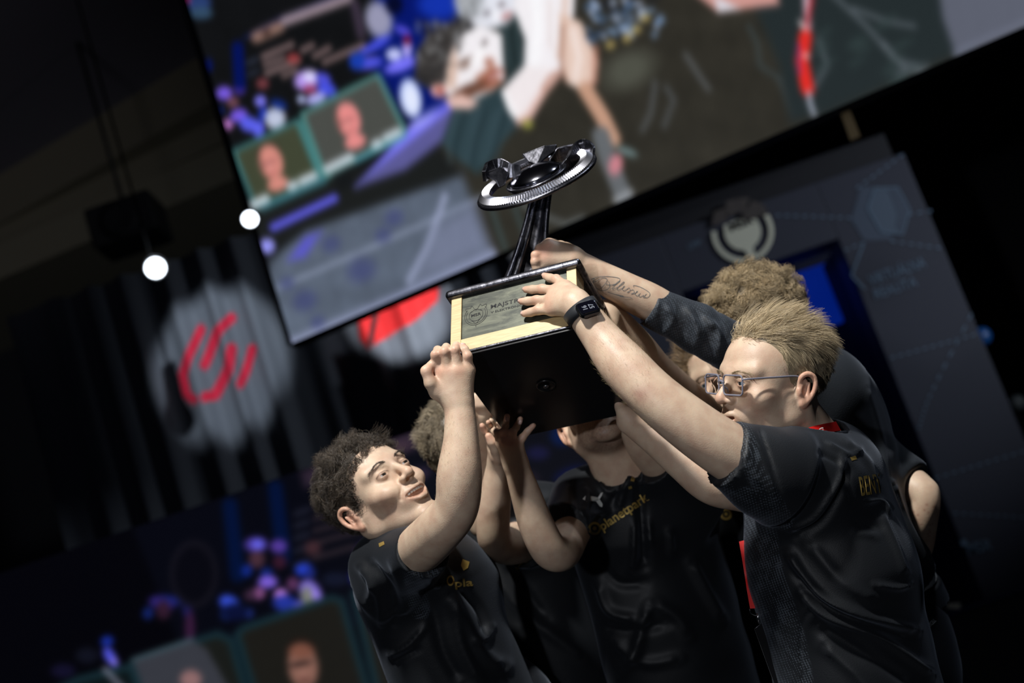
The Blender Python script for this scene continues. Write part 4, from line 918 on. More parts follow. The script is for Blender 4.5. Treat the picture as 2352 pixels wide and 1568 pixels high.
def make_hair(H, root, style, n, seg, color, seed=0, hl=None, label=None, wd=.0011):
    hl = hl or hairline_std; P, N = roots(n, hl, seed); r = np.random.default_rng(seed + 1); n = len(P); M_ = max(1, n // style.get('clump', 10))
    # clump guides
    gi = r.choice(n, M_, replace=False); G = P[gi]; idx = np.empty(n, int)
    for s_ in range(0, n, 2000): idx[s_:s_ + 2000] = ((P[s_:s_ + 2000, None] - G[None]) ** 2).sum(2).argmin(1)
    ph = r.uniform(0, 6.28, M_)[idx]; fr = r.uniform(.75, 1.25, M_)[idx]; jit = r.normal(size=(n, 3)) * .06 + (r.normal(size=(M_, 3)) * style.get('wild', .25))[idx]
    L = style['len'](P) * r.uniform(.8, 1.12, n) * (r.uniform(.75, 1.25, M_)[idx]); flow = style['flow'](P); amp = style.get('curl', 0); turns = style.get('turns', 2)
    lift = style.get('lift', .5); lift = lift(P)[:, None] if callable(lift) else lift; out = np.zeros((n, seg, 3)); pos = P + N * .0005; D = N * lift + flow * (1 - lift) + jit
    for s_ in range(seg):
        t = s_ / (seg - 1); d = D * (1 - t) + (flow + jit * 1.3 + N * style.get('keep', .15)) * t; d /= np.linalg.norm(d, axis=1, keepdims=True)
        if amp:
            u = np.cross(d, N + .01); u /= np.linalg.norm(u, axis=1, keepdims=True) + 1e-9; v = np.cross(d, u); a = ph + turns * fr * 6.283 * t
            off = (np.cos(a)[:, None] * u + np.sin(a)[:, None] * v - np.cos(ph)[:, None] * u - np.sin(ph)[:, None] * v) * amp * min(1, 3 * t)
        else: off = 0
        out[:, s_] = pos + off; pos = pos + d * (L / (seg - 1))[:, None]
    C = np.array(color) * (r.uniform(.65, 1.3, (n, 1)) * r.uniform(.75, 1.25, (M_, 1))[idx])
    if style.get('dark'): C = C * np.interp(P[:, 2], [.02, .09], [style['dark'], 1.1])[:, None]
    V, F, CC = strands(out, wd, root, 'hair', C)
    # skull cap under the strands
    S = Sc(.004); S.ell(SC, SR + style.get('cap', .004), k=.01); cp, cf = S.bake(1); hv = hl(cp) * np.clip((cp[:, 2] + .05) / .02, 0, 1); ok = (hv[cf] > .97).all(1); cf = cf[ok]
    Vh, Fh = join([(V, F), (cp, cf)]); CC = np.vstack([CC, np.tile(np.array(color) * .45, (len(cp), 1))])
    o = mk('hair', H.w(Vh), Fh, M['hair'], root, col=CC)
    if label: o['label'] = label
    return o
def brows(H, root, color, raise_=0, n=150):
    n = int(n * .6); r = np.random.default_rng(9)
    for sx in (-1, 1):
        t = r.random(n); c = smooth_spline([(sx * .014, -.0985, .028 + raise_), (sx * .031, -.0965, .0325 + raise_), (sx * .052, -.0795, .0275 + raise_)], 40)[(t * 39).astype(int)]
        c = c + r.normal(size=(n, 3)) * [.0008, .0004, .0011]; d = np.stack([sx * np.ones(n), .25 * np.ones(n), .5 - t], 1); d /= np.linalg.norm(d, axis=1, keepdims=True)
        P = c[:, None] + d[:, None] * np.linspace(0, .009, 4)[None, :, None]
        V, F, C = strands(P, .0005, root, 'eyebrow', np.tile(np.array(color), (len(P), 1))); mk('eyebrow', H.w(V), F, M['hair'], root, col=C)
def teeth(H, root, wd=.026, cz=-.0470):
    g = Geo()
    for i in range(-4, 5):
        x = i * wd / 4.2; y = -.0930 + .013 * (x / wd) ** 2 * 1.0; hgt = .0115 if abs(i) < 2 else .0105
        g.v += []; S_ = Geo().lathe([(.0010, -hgt), (.0033, -hgt * .92), (.0036, -hgt * .3), (.0033, 0)], (x, y - .0045, cz + .0035 - abs(i) * .0002), (0, 0, 1), (1, 0, 0), 10); g.add(S_.v, S_.f)
    g.v = [tuple(p) for p in H.w(g.v)]; g.mk('teeth', M['teeth'], root)
    Geo_ = Geo().tube(smooth_spline([(-.026, -.070, -.058), (0, -.080, -.060), (.026, -.070, -.058)], 9), .009, 8); Geo_.v = [tuple(p) for p in H.w(Geo_.v)]; Geo_.mk('mouth_lining', mat('mouth', (.05, .010, .010), .4), root)

FR = [.0098, .0088, .0080, .0064]
def hand(S, wrist, fingers, thumb=None, rad=1.0, pal=.0155, heel=None, fr=None):
    "fingers: list of [knuckle, mid, end, tip] world points"
    w_ = np.asarray(wrist)
    fr = fr or FR
    for f in fingers:
        f = [np.asarray(p) for p in f]; k0 = f[0]; S.cap(w_ + (k0 - w_) * .12, k0, pal * rad * 1.05, pal * rad * .80, k=.016)
    for a, b in zip(fingers[:-1], fingers[1:]):
        a, b = np.asarray(a[0]), np.asarray(b[0]); S.cap(w_ + ((a + b) / 2 - w_) * .45, (a + b) / 2 + (w_ - (a + b) / 2) * .08, pal * rad * .95, pal * rad * .74, k=.012)
    for f in fingers:
        f = np.array([np.asarray(p) for p in f]); d = nz(f[-1] - f[-2])
        S.cap(f[0], f[1], fr[0] * rad, fr[1] * rad, k=.005); S.cap(f[1], f[2], fr[1] * rad, fr[2] * rad, k=.003); S.cap(f[2], f[3], fr[2] * rad, fr[3] * rad, k=.003)
        S.ell(f[1], np.array([1, 1, 1]) * fr[1] * rad * 1.06, k=.003)
    if thumb is not None:
        t = [np.asarray(p) for p in thumb]; S.cap(w_ + (t[0] - w_) * .3, t[0], .016 * rad, .0155 * rad, k=.018)
        for a, b, r0, r1 in ((0, 1, .0155, .0115), (1, 2, .0112, .0100), (2, 3, .0102, .0078)): S.cap(t[a], t[b], r0 * rad, r1 * rad, k=.006)
    return S
def arm_colors(P, knuckles=(), tips=(), hair=0):
    C = np.tile(SK, (len(P), 1)); r = np.random.default_rng(2)
    for k, rr in knuckles:
        a = .55 * np.exp(-(((P - k) / rr) ** 2).sum(1))[:, None]; C = C * (1 - a) + C * np.array([.98, .66, .62]) * a
    for k, rr in tips:
        a = .6 * np.exp(-(((P - k) / rr) ** 2).sum(1))[:, None]; C = C * (1 - a) + C * np.array([1.1, .72, .70]) * a
    return C
def arm(pts, rad, hand_fn=None, h=.0028, kn=(), tips=(), n=None, flat=None, veins=()):
    S = Sc(h); pts = np.array(pts); n = n or 9 * len(pts)
    S.chain(pts, rad, k=.02, n=n)
    if hand_fn: hand_fn(S)
    P, F = S.bake(2)
    return P, F, arm_colors(P, kn, tips)
def nails(root, tips, name='fingernail'):
    for c, d, n_, r in tips:
        d = nz(d); n_ = nz(n_ - (n_ @ d) * d); s_ = np.cross(d, n_); V, F = [], []
        for i in range(5):
            for j in range(5):
                u, v = (i - 2) / 2, (j - 2) / 2; V.append(c + d * r * .95 * u * (1 if u < 0 else .9) + s_ * r * .78 * v * (1 - .12 * u * u) + n_ * r * (.98 - .35 * v * v - .10 * u * u))
        for i in range(4):
            for j in range(4): F.append((i * 5 + j, i * 5 + j + 1, i * 5 + j + 6, i * 5 + j + 5))
        o = mk(name, V, F, M['nail'], root)
        sm = o.modifiers.new('thick', 'SOLIDIFY'); sm.thickness = .0006
M['nail'] = mat('nail', (.62, .42, .36), .25)
def arm_hairs(root, P, F, sel, n, d, L, seed, col=(.5, .38, .2)):
    "fine short hairs on a forearm"
    r = np.random.default_rng(seed); N = normals(P, F); idx = np.nonzero(sel(P))[0]
    if not len(idx): return
    i = r.choice(idx, n); b = P[i]; dd = nz(d) + N[i] * .35 + r.normal(size=(n, 3)) * .25; dd /= np.linalg.norm(dd, axis=1, keepdims=True)
    Q = b[:, None] + dd[:, None] * np.linspace(0, 1, 4)[None, :, None] * (L * r.uniform(.5, 1.2, n))[:, None, None] + N[i][:, None] * .0006
    V, F2, C = strands(Q, .0002, root, 'x', np.tile(np.array(col), (n, 1))); mk('arm_hair', V, F2, M['hair'], root, col=C)
def body(root, parts):
    Vs, Fs, Cs, b = [], [], [], 0
    for P, F, C in parts: Vs.append(P); Fs.append(F + b); Cs.append(C); b += len(P)
    return mk('body', np.vstack(Vs), np.vstack(Fs), M['skin'], root, col=np.vstack(Cs))
def cloth(root, name, S, fl=(), panels=(), noise=.0025, nscale=16, material=None, smooth=2, label=None):
    P, F = S.bake(smooth); P = folds(P, F, fl, noise, nscale); P = lap(P, F, 1, .4)
    m_ = mask_px(P, F, panels) if panels else np.zeros(len(P))
    o = mk(name, P, F, material or M['shirt'], root, col=np.stack([m_, m_, m_], 1))
    if label: o['label'] = label
    return o, bvh_of(P, F), (P, F)
def legs(root, hip, side, fwd, mt=None, foot=True, sway=(0, 0)):
    "trousers and shoes from the pelvis to the floor"
    hip = np.asarray(hip, float); side = nz(side); S = Sc(.011)
    S.cap(hip - side * .07, hip + side * .07, .125, .125, k=.05); S.cap(hip - side * .05 + [0, 0, .08], hip + side * .05 + [0, 0, .08], .12, k=.05)
    for s_ in (-1, 1):
        k_ = np.array([hip[0], hip[1], 0]) + side * s_ * .12 + [0, 0, .50] + fwd * .03; a_ = k_ * [1, 1, 0] + [0, 0, .09] - fwd * .04 + side * s_ * .02
        S.cap(hip + side * s_ * .085 - [0, 0, .06], k_, .105, .075, k=.04); S.cap(k_, a_, .076, .058, k=.03)
        g = Sc(.008); f0 = a_ * [1, 1, 0]; g.cap(f0 + [0, 0, .045] - fwd * .04, f0 + [0, 0, .035] + fwd * .14, .044, .036, k=.02); g.cap(f0 + [0, 0, .05], f0 + [0, 0, .10], .042, .045, k=.03)
        P, F = g.bake(1); P[:, 2] = np.maximum(P[:, 2], .001); mk('shoe', P, F, M['blackm'], root)
    P, F = S.bake(1); P = folds(P, F, (), .004, 14)
    o = mk('trousers', P, F, mt or M['trouser'], root, col=np.zeros((len(P), 3))); return o, bvh_of(P, F)
M['trouser'] = cloth_mat('black_training_cloth', (.009, .010, .013))
def person(base, label): return empty('person', (base[0], base[1], 0), label, 'person', None)
PUMA = [(95, 515), (112, 496), (150, 498), (183, 505), (198, 480), (214, 474), (206, 495), (192, 515), (209, 543), (206, 560), (192, 556), (172, 528), (142, 524), (118, 530), (108, 522)]
def ring_px(cx, cy, r0, r1, sx=1, sy=1, n=22):
    V, F = [], []
    for i in range(n):
        a = 2 * math.pi * i / n; V += [(cx + r0 * sx * math.cos(a), cy + r0 * sy * math.sin(a)), (cx + r1 * sx * math.cos(a), cy + r1 * sy * math.sin(a))]
    for i in range(n): j = (i + 1) % n; F.append((2 * i, 2 * i + 1, 2 * j + 1, 2 * j))
    return V, F
def Ws(l): return [W(*p) for p in l]
# ------------------------------------------------------------------ P1 smiling curly man, left
r1 = person(W(1010, 1400, 3.05), 'smiling dark curly-haired man in black jersey gripping the trophy box from the left')
H = Head(W(903, 1077, 2.93), Dc(.42, .64, .64), Dc(-.64, .74, -.2), 1.02)
nb = W(935, 1272, 3.03)
hp = build_head(H, nb, .056, .0021, smile=1, mouth_open=.0105, lid=.0035, beard=.25)
wr = W(1055, 928, 2.67)
def h1(S):
    f = [Ws(l) for l in ([(1008, 854, 2.675), (1000, 815, 2.662), (1005, 803, 2.682), (1010, 804, 2.702)], [(1031, 853, 2.665), (1021, 808, 2.658), (1025, 797, 2.68), (1029, 799, 2.70)],
                         [(1054, 854, 2.665), (1045, 804, 2.662), (1048, 794, 2.682), (1051, 796, 2.70)], [(1076, 850, 2.675), (1074, 818, 2.668), (1068, 803, 2.672), (1063, 794, 2.68)])]
    hand(S, wr, f, Ws([(1004, 898, 2.665), (989, 880, 2.655), (979, 852, 2.655), (991, 836, 2.668)]), rad=1.0, pal=.0175)
kn = [(W(x, y, 2.655), .012) for x, y in ((1000, 813), (1021, 806), (1045, 802), (1074, 818), (1008, 852), (1031, 850), (1054, 852))]
A1 = arm(Ws([(905, 1310, 3.0), (962, 1262, 2.81), (1010, 1215, 2.71), (1048, 1165, 2.665), (1055, 1090, 2.65), (1059, 1010, 2.655), (1056, 930, 2.67)]), [.042, .0465, .044, .040, .0405, .0315, .0262], h1, .0026, kn,
         [(W(1062, 791, 2.675), .010), (W(981, 850, 2.655), .014)])
A1[0][:] = A1[0]
el = Sc(.0026); el.ell(W(1080, 1166, 2.668), (.017, .017, .022), k=.01)
tor = Sc(.009); tor.cap(nb, W(985, 1360, 3.08), .050, .085, k=.05)
Pt, Ft = tor.bake(1)
body(r1, [hp, A1, (Pt, Ft, np.tile(SK, (len(Pt), 1)))])
eyes(H, r1, (.10, -1, .02), (.035, .022, .014)); teeth(H, r1); brows(H, r1, (.03, .022, .016), +.003, 220)
def flow_back(P):
    f = np.zeros_like(P); f[:, 1] = .6; f[:, 2] = .25; sd = np.clip((.06 - P[:, 2]) / .06, 0, 1); f[:, 2] -= 1.1 * sd; return f
make_hair(H, r1, dict(len=lambda P: np.interp(P[:, 2], [-.04, .02, .09], [.009, .016, .034]) * np.interp(P[:, 1], [-.06, .0], [1.1, 1]), flow=flow_back, curl=.0048, turns=1.5, lift=.6, keep=.35, wild=.35, clump=26, cap=.006), 10000, 11, (.060, .043, .028), 11, hl=lambda P: hairline_std(P, .074), wd=.0010)
S = Sc(.005)
S.cap(W(965, 1345, 3.06), W(1085, 1640, 3.10), .140, .150, k=.05, fl=.95, u=RT); S.cap(W(925, 1285, 3.0), W(1060, 1330, 3.12), .075, .075, k=.08); S.cap(nb + UP * .0, W(950, 1320, 3.04), .070, .10, k=.05)
S.cap(W(895, 1315, 2.99), W(974, 1264, 2.795), .080, .056, k=.045, cyl=True); S.cap(W(971, 1265, 2.80), W(1010, 1236, 2.72), .0505, .054, k=.004, sub=True, cyl=True)
S.cap(W(915, 1235, 3.0), W(905, 1180, 2.97), .052, .056, k=.006, sub=True)
fl = [([(830, 1300), (870, 1360), (880, 1430)], 9, .006), ([(850, 1290), (905, 1370), (905, 1430)], 8, -.005), ([(880, 1420), (930, 1400), (960, 1370)], 8, .004), ([(900, 1500), (940, 1480), (975, 1440)], 7, .006), ([(905, 1520), (960, 1490)], 6, -.005),
      ([(1030, 1360), (1070, 1430), (1110, 1500), (1160, 1530)], 16, .009), ([(1060, 1350), (1100, 1400), (1120, 1450)], 10, -.008), ([(1090, 1470), (1120, 1460), (1130, 1440)], 8, .006), ([(975, 1340), (1000, 1420), (1020, 1500), (1060, 1568)], 16, -.007), ([(1035, 1380), (1060, 1480), (1100, 1560)], 12, .006),
      ([(985, 1330), (1000, 1345), (1010, 1330)], 5, .004), ([(860, 1330), (850, 1380)], 8, .004), ([(930, 1235), (945, 1290), (950, 1340)], 5, -.0025), ([(900, 1290), (920, 1350), (935, 1400)], 9, .004)]
sh, bv, _ = cloth(r1, 'shirt', S, fl, [([(965, 1225), (995, 1310)], 16), ([(950, 1330), (965, 1400)], 22)])
V, F = ring_px(1034, 1333, 7, 11, .8, 1.1); decal('gold_print', V, F, bv, M['gold'], sh); text_px('pla', 'pla', (1045, 1348), (1086, 1344), 17, bv, M['gold'], sh, bold=.02)
decal('gold_crest', [(1062, 1284), (1078, 1290), (1074, 1304), (1064, 1310), (1058, 1298)], [(0, 1, 2, 3, 4)], bv, M['gold'], sh); decal('gold_crest', [(870, 1248), (882, 1243), (884, 1250), (872, 1256)], [(0, 1, 2, 3)], bv, M['gold'], sh)
legs(r1, W(1140, 1700, 3.12), Dc(.5, 0, -.8), Dc(.6, 0, .5))
nails(r1, [(W(1063, 794, 2.68), UP + .1 * RT, -FW, .0062)])

# ------------------------------------------------------------------ P4 behind him, mostly hidden
r4 = person(W(1200, 1400, 3.4), 'man in black jersey mostly hidden behind the smiling man, one forearm raised')
H = Head(W(1104, 1002, 3.42), Dc(.35, .25, -.9), Dc(-.35, .93, .1), 1.0); nb = W(1085, 1130, 3.4)
hp = build_head(H, nb, .056, .0036)
wr4 = W(1148, 1062, 3.02)
def h4(S):
    hand(S, wr4, [Ws(l) for l in ([(1132, 1028, 2.99), (1121, 1003, 2.98), (1113, 989, 2.965), (1107, 977, 2.955)], [(1144, 1020, 3.0), (1134, 992, 3.0), (1130, 975, 2.99), (1128, 966, 2.98)], [(1156, 1020, 3.01), (1150, 995, 3.02), (1148, 980, 3.01), (1146, 970, 3.0)], [(1166, 1025, 3.02), (1163, 1002, 3.03), (1160, 990, 3.03), (1158, 980, 3.02)])],
         Ws([(1146, 1048, 2.985), (1138, 1030, 2.965), (1130, 1014, 2.955), (1122, 1001, 2.95)]), pal=.015)
A = arm(Ws([(1230, 1230, 3.30), (1170, 1250, 3.16), (1136, 1235, 3.09), (1135, 1165, 3.06), (1143, 1110, 3.04), (1148, 1062, 3.02)]), [.05, .044, .036, .034, .031, .0245], h4, .003, tips=[(W(1107, 979, 2.95), .014), (W(1122, 1002, 2.945), .014)])
B = arm(Ws([(1120, 1200, 3.32), (1116, 1120, 3.28), (1108, 1030, 3.2), (1104, 985, 3.15)]), [.045, .038, .034, .028], lambda S: hand(S, W(1104, 985, 3.15), [Ws([(1095 + 7 * i, 950, 3.12), (1090 + 7 * i, 930, 3.1), (1089 + 7 * i, 918, 3.1), (1090 + 7 * i, 908, 3.1)]) for i in range(4)], Ws([(1090, 970, 3.12), (1082, 955, 3.1), (1078, 945, 3.1), (1078, 935, 3.1)])), .0035)
body(r4, [hp, A, B]); make_hair(H, r4, dict(len=lambda P: np.interp(P[:, 2], [-.04, .02, .09], [.010, .016, .03]), flow=flow_back, curl=.004, turns=1.2, lift=.6, keep=.5, wild=.3, clump=20, cap=.009), 5000, 8, (.30, .24, .16), 12)
S = Sc(.0065)
S.cap(W(1200, 1270, 3.38), W(1300, 1650, 3.40), .15, .16, k=.05, fl=.85, u=RT); S.cap(W(1090, 1190, 3.42), W(1260, 1190, 3.36), .07, .07, k=.08); S.cap(W(1240, 1215, 3.33), W(1195, 1250, 3.20), .075, .058, k=.04, cyl=True); S.cap(nb + UP * .03, W(1080, 1060, 3.37), .056, .058, k=.006, sub=True)
sh, bv, _ = cloth(r4, 'shirt', S, [([(1120, 1300), (1200, 1400), (1300, 1480), (1340, 1510)], 14, .007), ([(1160, 1300), (1250, 1420)], 14, -.007), ([(1200, 1450), (1260, 1568)], 18, .007), ([(1250, 1160), (1272, 1210)], 8, .006)], ())
text_px('gold_print', 'pl', (1184, 1302), (1212, 1290), 18, bv, M['gold'], sh, bold=.03)
decal('cat_emblem', [(1300 + x / 2.496 - 186 + (x - 95) * .05, 940 + y / 2.496 + 85 + (x - 95) * .1) for x, y in PUMA], [tuple(range(len(PUMA)))], bv, M['whiteprint'], sh)
legs(r4, W(1330, 1700, 3.42), Dc(.6, 0, -.7), Dc(.3, 0, .8))

# ------------------------------------------------------------------ P3 centre, face hidden by the box
r3 = person(W(1480, 1400, 3.3), 'bearded man in black jersey at centre, his face hidden by the trophy box')
H = Head(W(1352, 893, 3.12), Dc(-.25, .60, .76), Dc(-.30, .72, -.62), 1.04); nb = W(1432, 1090, 3.20)
hp = build_head(H, nb, .060, .0026, beard=.9)
wr3 = W(1187, 1070, 2.90)
def h3(S):
    f = [Ws([(1151, 1016, 2.885), (1141, 995, 2.872)]) + [Pu(1131, 977, .010), Pu(1122, 962, .008)], Ws([(1164, 1016, 2.88), (1157, 991, 2.868)]) + [Pu(1161, 969, .010), Pu(1165, 948, .008)],
         Ws([(1177, 1018, 2.88), (1178, 992, 2.868)]) + [Pu(1186, 972, .010), Pu(1195, 954, .008)], Ws([(1188, 1027, 2.885), (1200, 1005, 2.88), (1212, 990, 2.875), (1225, 977, 2.872)])]
    hand(S, wr3, f, Ws([(1172, 1050, 2.91), (1160, 1035, 2.93), (1150, 1018, 2.94), (1146, 1005, 2.94)]), pal=.0155, fr=[.0088, .0078, .0072, .0060])
    for x, y in ((1156, 1012), (1167, 1014), (1179, 1019)): S.ell(W(x, y, 2.868), (.007, .007, .010), k=.006)
kn = [(W(x, y, 2.865), .011) for x, y in ((1141, 995), (1157, 991), (1178, 992), (1200, 1005), (1156, 1012), (1167, 1014), (1179, 1019))]
tp = [(Pu(x, y, .01), .012) for x, y in ((1122, 962), (1165, 948), (1195, 954))] + [(W(1225, 977, 2.87), .012)]
A = arm(Ws([(1338, 1165, 3.22), (1310, 1222, 3.09), (1292, 1268, 2.975), (1262, 1262, 2.93), (1232, 1205, 2.91), (1208, 1135, 2.90), (1187, 1072, 2.90)]), [.046, .042, .036, .036, .0345, .0295, .0235], h3, .0026, kn, tp)
wl = W(1452, 965, 3.06)
B = arm(Ws([(1575, 1130, 3.24), (1520, 1070, 3.15), (1478, 1020, 3.09), (1455, 965, 3.05), (1440, 920, 3.03)]), [.055, .042, .037, .032, .026], lambda S: hand(S, W(1440, 915, 3.03), [Ws([(1405 + 12 * i, 870, 3.0), (1400 + 12 * i, 850, 2.98), (1398 + 12 * i, 838, 2.97), (1396 + 12 * i, 828, 2.96)]) for i in range(4)], Ws([(1430, 900, 3.0), (1415, 890, 2.98), (1405, 880, 2.97), (1400, 870, 2.97)])), .003)
body(r3, [hp, A, B]); eyes(H, r3, (0, -1, .1)); brows(H, r3, (.05, .035, .02))
make_hair(H, r3, dict(len=lambda P: .02 + 0 * P[:, 0], flow=flow_back, curl=0, lift=.5, clump=12), 3000, 6, (.08, .06, .04), 13)
S = Sc(.0055)
S.cap(W(1478, 1235, 3.28), W(1600, 1680, 3.30), .168, .172, k=.05, fl=.72, u=Dc(.95, .25, -.1)); S.cap(W(1355, 1158, 3.27), W(1560, 1130, 3.26), .066, .08, k=.08); S.cap(nb - UP * .02, W(1450, 1180, 3.24), .072, .11, k=.06)
S.cap(W(1340, 1150, 3.24), W(1296, 1210, 3.07), .074, .054, k=.04, cyl=True); S.cap(W(1297, 1209, 3.073), W(1280, 1240, 3.00), .048, .052, k=.004, sub=True, cyl=True)
S.cap(W(1590, 1150, 3.26), W(1497, 1058, 3.13), .09, .056, k=.05, cyl=True); S.cap(W(1498, 1060, 3.132), W(1475, 1030, 3.09), .049, .052, k=.004, sub=True, cyl=True)
S.cap(W(1420, 1062, 3.18), W(1400, 1000, 3.13), .062, .066, k=.006, sub=True)
fl = [([(1375, 1100), (1400, 1130), (1450, 1110)], 6, .005), ([(1430, 1100), (1405, 1160)], 7, -.006), ([(1450, 1080), (1430, 1130), (1420, 1170)], 7, .006), ([(1465, 1080), (1475, 1200), (1480, 1300)], 10, -.010), ([(1340, 1115), (1350, 1135), (1345, 1165)], 8, .007), ([(1355, 1185), (1395, 1175)], 6, .006), ([(1310, 1110), (1330, 1160), (1300, 1190)], 7, -.004),
      ([(1490, 1390), (1475, 1440), (1460, 1500), (1430, 1540)], 12, .010), ([(1460, 1200), (1455, 1280), (1448, 1310)], 8, .007), ([(1490, 1200), (1494, 1250)], 6, .006), ([(1540, 1220), (1545, 1270)], 8, .006), ([(1375, 1340), (1400, 1400), (1460, 1420)], 10, .008), ([(1380, 1440), (1450, 1450), (1530, 1430)], 12, -.007),
      ([(1590, 1290), (1620, 1350), (1660, 1420)], 12, .008), ([(1500, 1380), (1560, 1420), (1580, 1460)], 14, .006), ([(1410, 1470), (1480, 1520), (1560, 1510)], 12, .006), ([(1380, 1300), (1420, 1340), (1480, 1340)], 10, -.006)]
sh, bv, _ = cloth(r3, 'shirt', S, fl, [([(1262, 1205), (1318, 1235)], 14)], noise=.003)
text_px('gold_print', 'planetpark', (1384, 1218), (1492, 1146), 21, bv, M['gold'], sh, bold=.022)
V, F = ring_px(1365, 1213, 9.5, 15); decal('gold_print', V, F, bv, M['gold'], sh); V, F = ring_px(1365, 1213, 0, 4.5); decal('gold_print', V, F, bv, M['gold'], sh)
decal('cat_emblem', [(1300 + x / 2.496, 940 + y / 2.496) for x, y in PUMA], [tuple(range(len(PUMA)))], bv, M['whiteprint'], sh)
V, F = ribbons([[(1458, 1082), (1452, 1105)], [(1446, 1116), (1448, 1122)]], 8, 2); decal('gold_crest', V, F, bv, M['gold'], sh)
legs(r3, W(1640, 1740, 3.32), Dc(.95, .2, 0), Dc(0, .1, 1))
nails(r3, [(Pu(1165, 950, .013), UP, -FW + .2 * UP, .0056), (Pu(1195, 956, .013), UP + .3 * RT, -FW + .2 * UP, .0056)])

# ------------------------------------------------------------------ P7 far back, face half hidden
r7 = person(W(1760, 1300, 3.55), 'smirking brown-haired man behind, face half hidden by the blond man')
H = Head(W(1650, 869, 3.34), Dc(-.35, -.08, .93), Dc(-.48, .87, .0), 1.06); nb = W(1745, 1030, 3.42)
hp = build_head(H, nb, .058, .0028, smile=.4)
def h7(S): hand(S, W(1392, 722, 2.875), [Ws([(1385 + 5 * i, 755 + 9 * i, 2.85), (1378 + 5 * i, 775 + 9 * i, 2.835), (1370 + 5 * i, 785 + 9 * i, 2.83), (1362 + 5 * i, 790 + 9 * i, 2.83)]) for i in range(4)], Ws([(1400, 745, 2.86), (1408, 765, 2.85), (1412, 780, 2.84), (1414, 790, 2.84)]))
A = arm(Ws([(1700, 1060, 3.40), (1610, 950, 3.20), (1545, 893, 3.06), (1502, 852, 2.98), (1462, 805, 2.94), (1420, 757, 2.91), (1390, 720, 2.88)]), [.058, .045, .043, .040, .0405, .037, .029], h7, .003)
body(r7, [hp, A]); eyes(H, r7, (-.15, -1, .05), (.10, .15, .18)); brows(H, r7, (.14, .09, .05))
make_hair(H, r7, dict(len=lambda P: np.interp(P[:, 2], [-.04, .02, .09], [.018, .028, .05]), flow=flow_back, curl=.003, turns=1, lift=.5, keep=.4, wild=.3, clump=18, cap=.006), 5000, 8, (.26, .17, .09), 17, hl=lambda P: hairline_std(P, .062))
S = Sc(.0065)
S.cap(W(1760, 1190, 3.52), W(1850, 1640, 3.55), .16, .16, k=.05, fl=.8, u=RT); S.cap(W(1690, 1110, 3.50), W(1830, 1080, 3.50), .08, .08, k=.08); S.cap(W(1700, 1080, 3.46), W(1655, 1010, 3.32), .08, .06, k=.04, cyl=True); S.cap(nb - UP * .01, W(1725, 980, 3.38), .06, k=.006, sub=True)
sh, bv, _ = cloth(r7, 'shirt', S, (), ())
V, F = ring_px(1668, 1180, 8, 14); decal('gold_print', V, F, bv, M['gold'], sh); V, F = ring_px(1668, 1180, 0, 4); decal('gold_print', V, F, bv, M['gold'], sh)
legs(r7, W(1890, 1700, 3.57), Dc(.95, 0, -.2), Dc(0, 0, 1))

# ------------------------------------------------------------------ P6 tattooed arm, curly blond hair
r6 = person(W(1960, 1300, 3.1), 'curly blond man in dark jersey, tattooed forearm reaching to grip the trophy stem')
H = Head(W(1656, 792, 3.12), Dc(-.88, -.36, .30), Dc(-.40, .91, .03), 1.02); nb = W(1835, 935, 3.10)
hp = build_head(H, nb, .058, .0026, beard=.2)
fs = proj(SB)[2]; hd = fs - .035
def h6(S):
    f = [Ws(l) for l in ([(1262, 561, hd), (1239, 571, hd - .01), (1234, 580, hd + .02), (1246, 586, hd + .035)], [(1254, 575, hd - .008), (1230, 586, hd - .018), (1229, 597, hd + .01), (1244, 602, hd + .03)],
                         [(1252, 591, hd - .010), (1229, 601, hd - .02), (1230, 611, hd + .01), (1246, 615, hd + .03)], [(1255, 606, hd - .008), (1233, 615, hd - .016), (1236, 624, hd + .01), (1250, 626, hd + .03)])]
    hand(S, W(1320, 597, hd - .005), f, Ws([(1298, 576, hd + .01), (1288, 566, hd + .025), (1272, 560, hd + .045), (1258, 566, hd + .05)]), pal=.0165)
kn = [(W(x, y, hd - .02), .012) for x, y in ((1262, 558), (1254, 574), (1252, 590), (1239, 571), (1230, 586), (1229, 601))]
A6 = arm(Ws([(1850, 900, 3.0), (1700, 812, 2.93), (1600, 757, 2.90), (1510, 703, 2.885), (1440, 668, 2.875), (1375, 632, 2.865), (1320, 600, hd)]), [.035, .028, .029, .0365, .0345, .0285, .0235], h6, .0026, kn)
B6 = arm(Ws([(2000, 1070, 3.16), (2070, 1108, 3.10), (2122, 1138, 3.05), (2112, 1200, 3.07), (2108, 1260, 3.13), (2085, 1310, 3.18)]), [.055, .048, .032, .036, .030, .025], lambda S: (S.ell(W(2138, 1124, 3.045), (.014, .014, .016), k=.012), hand(S, W(2085, 1310, 3.18), [Ws([(2050 + 6 * i, 1350, 3.22), (2036 + 6 * i, 1372, 3.23), (2030 + 6 * i, 1382, 3.23), (2024 + 6 * i, 1390, 3.23)]) for i in range(4)], Ws([(2070, 1325, 3.2), (2056, 1335, 3.2), (2046, 1342, 3.2), (2038, 1350, 3.2)]))), .003)
Cm = B6[2]; rr = np.random.default_rng(4)
for q in range(26):
    c = W(rr.uniform(2070, 2140), rr.uniform(1150, 1290), 3.04); d = np.linalg.norm(np.cross(B6[0] - c, FW), axis=1); a = (.6 * np.exp(-(d / .0028) ** 2))[:, None]; Cm[:] = Cm * (1 - a) + np.array([.35, .14, .10]) * a
body(r6, [hp, A6, B6]); eyes(H, r6, (0, -1, 0))
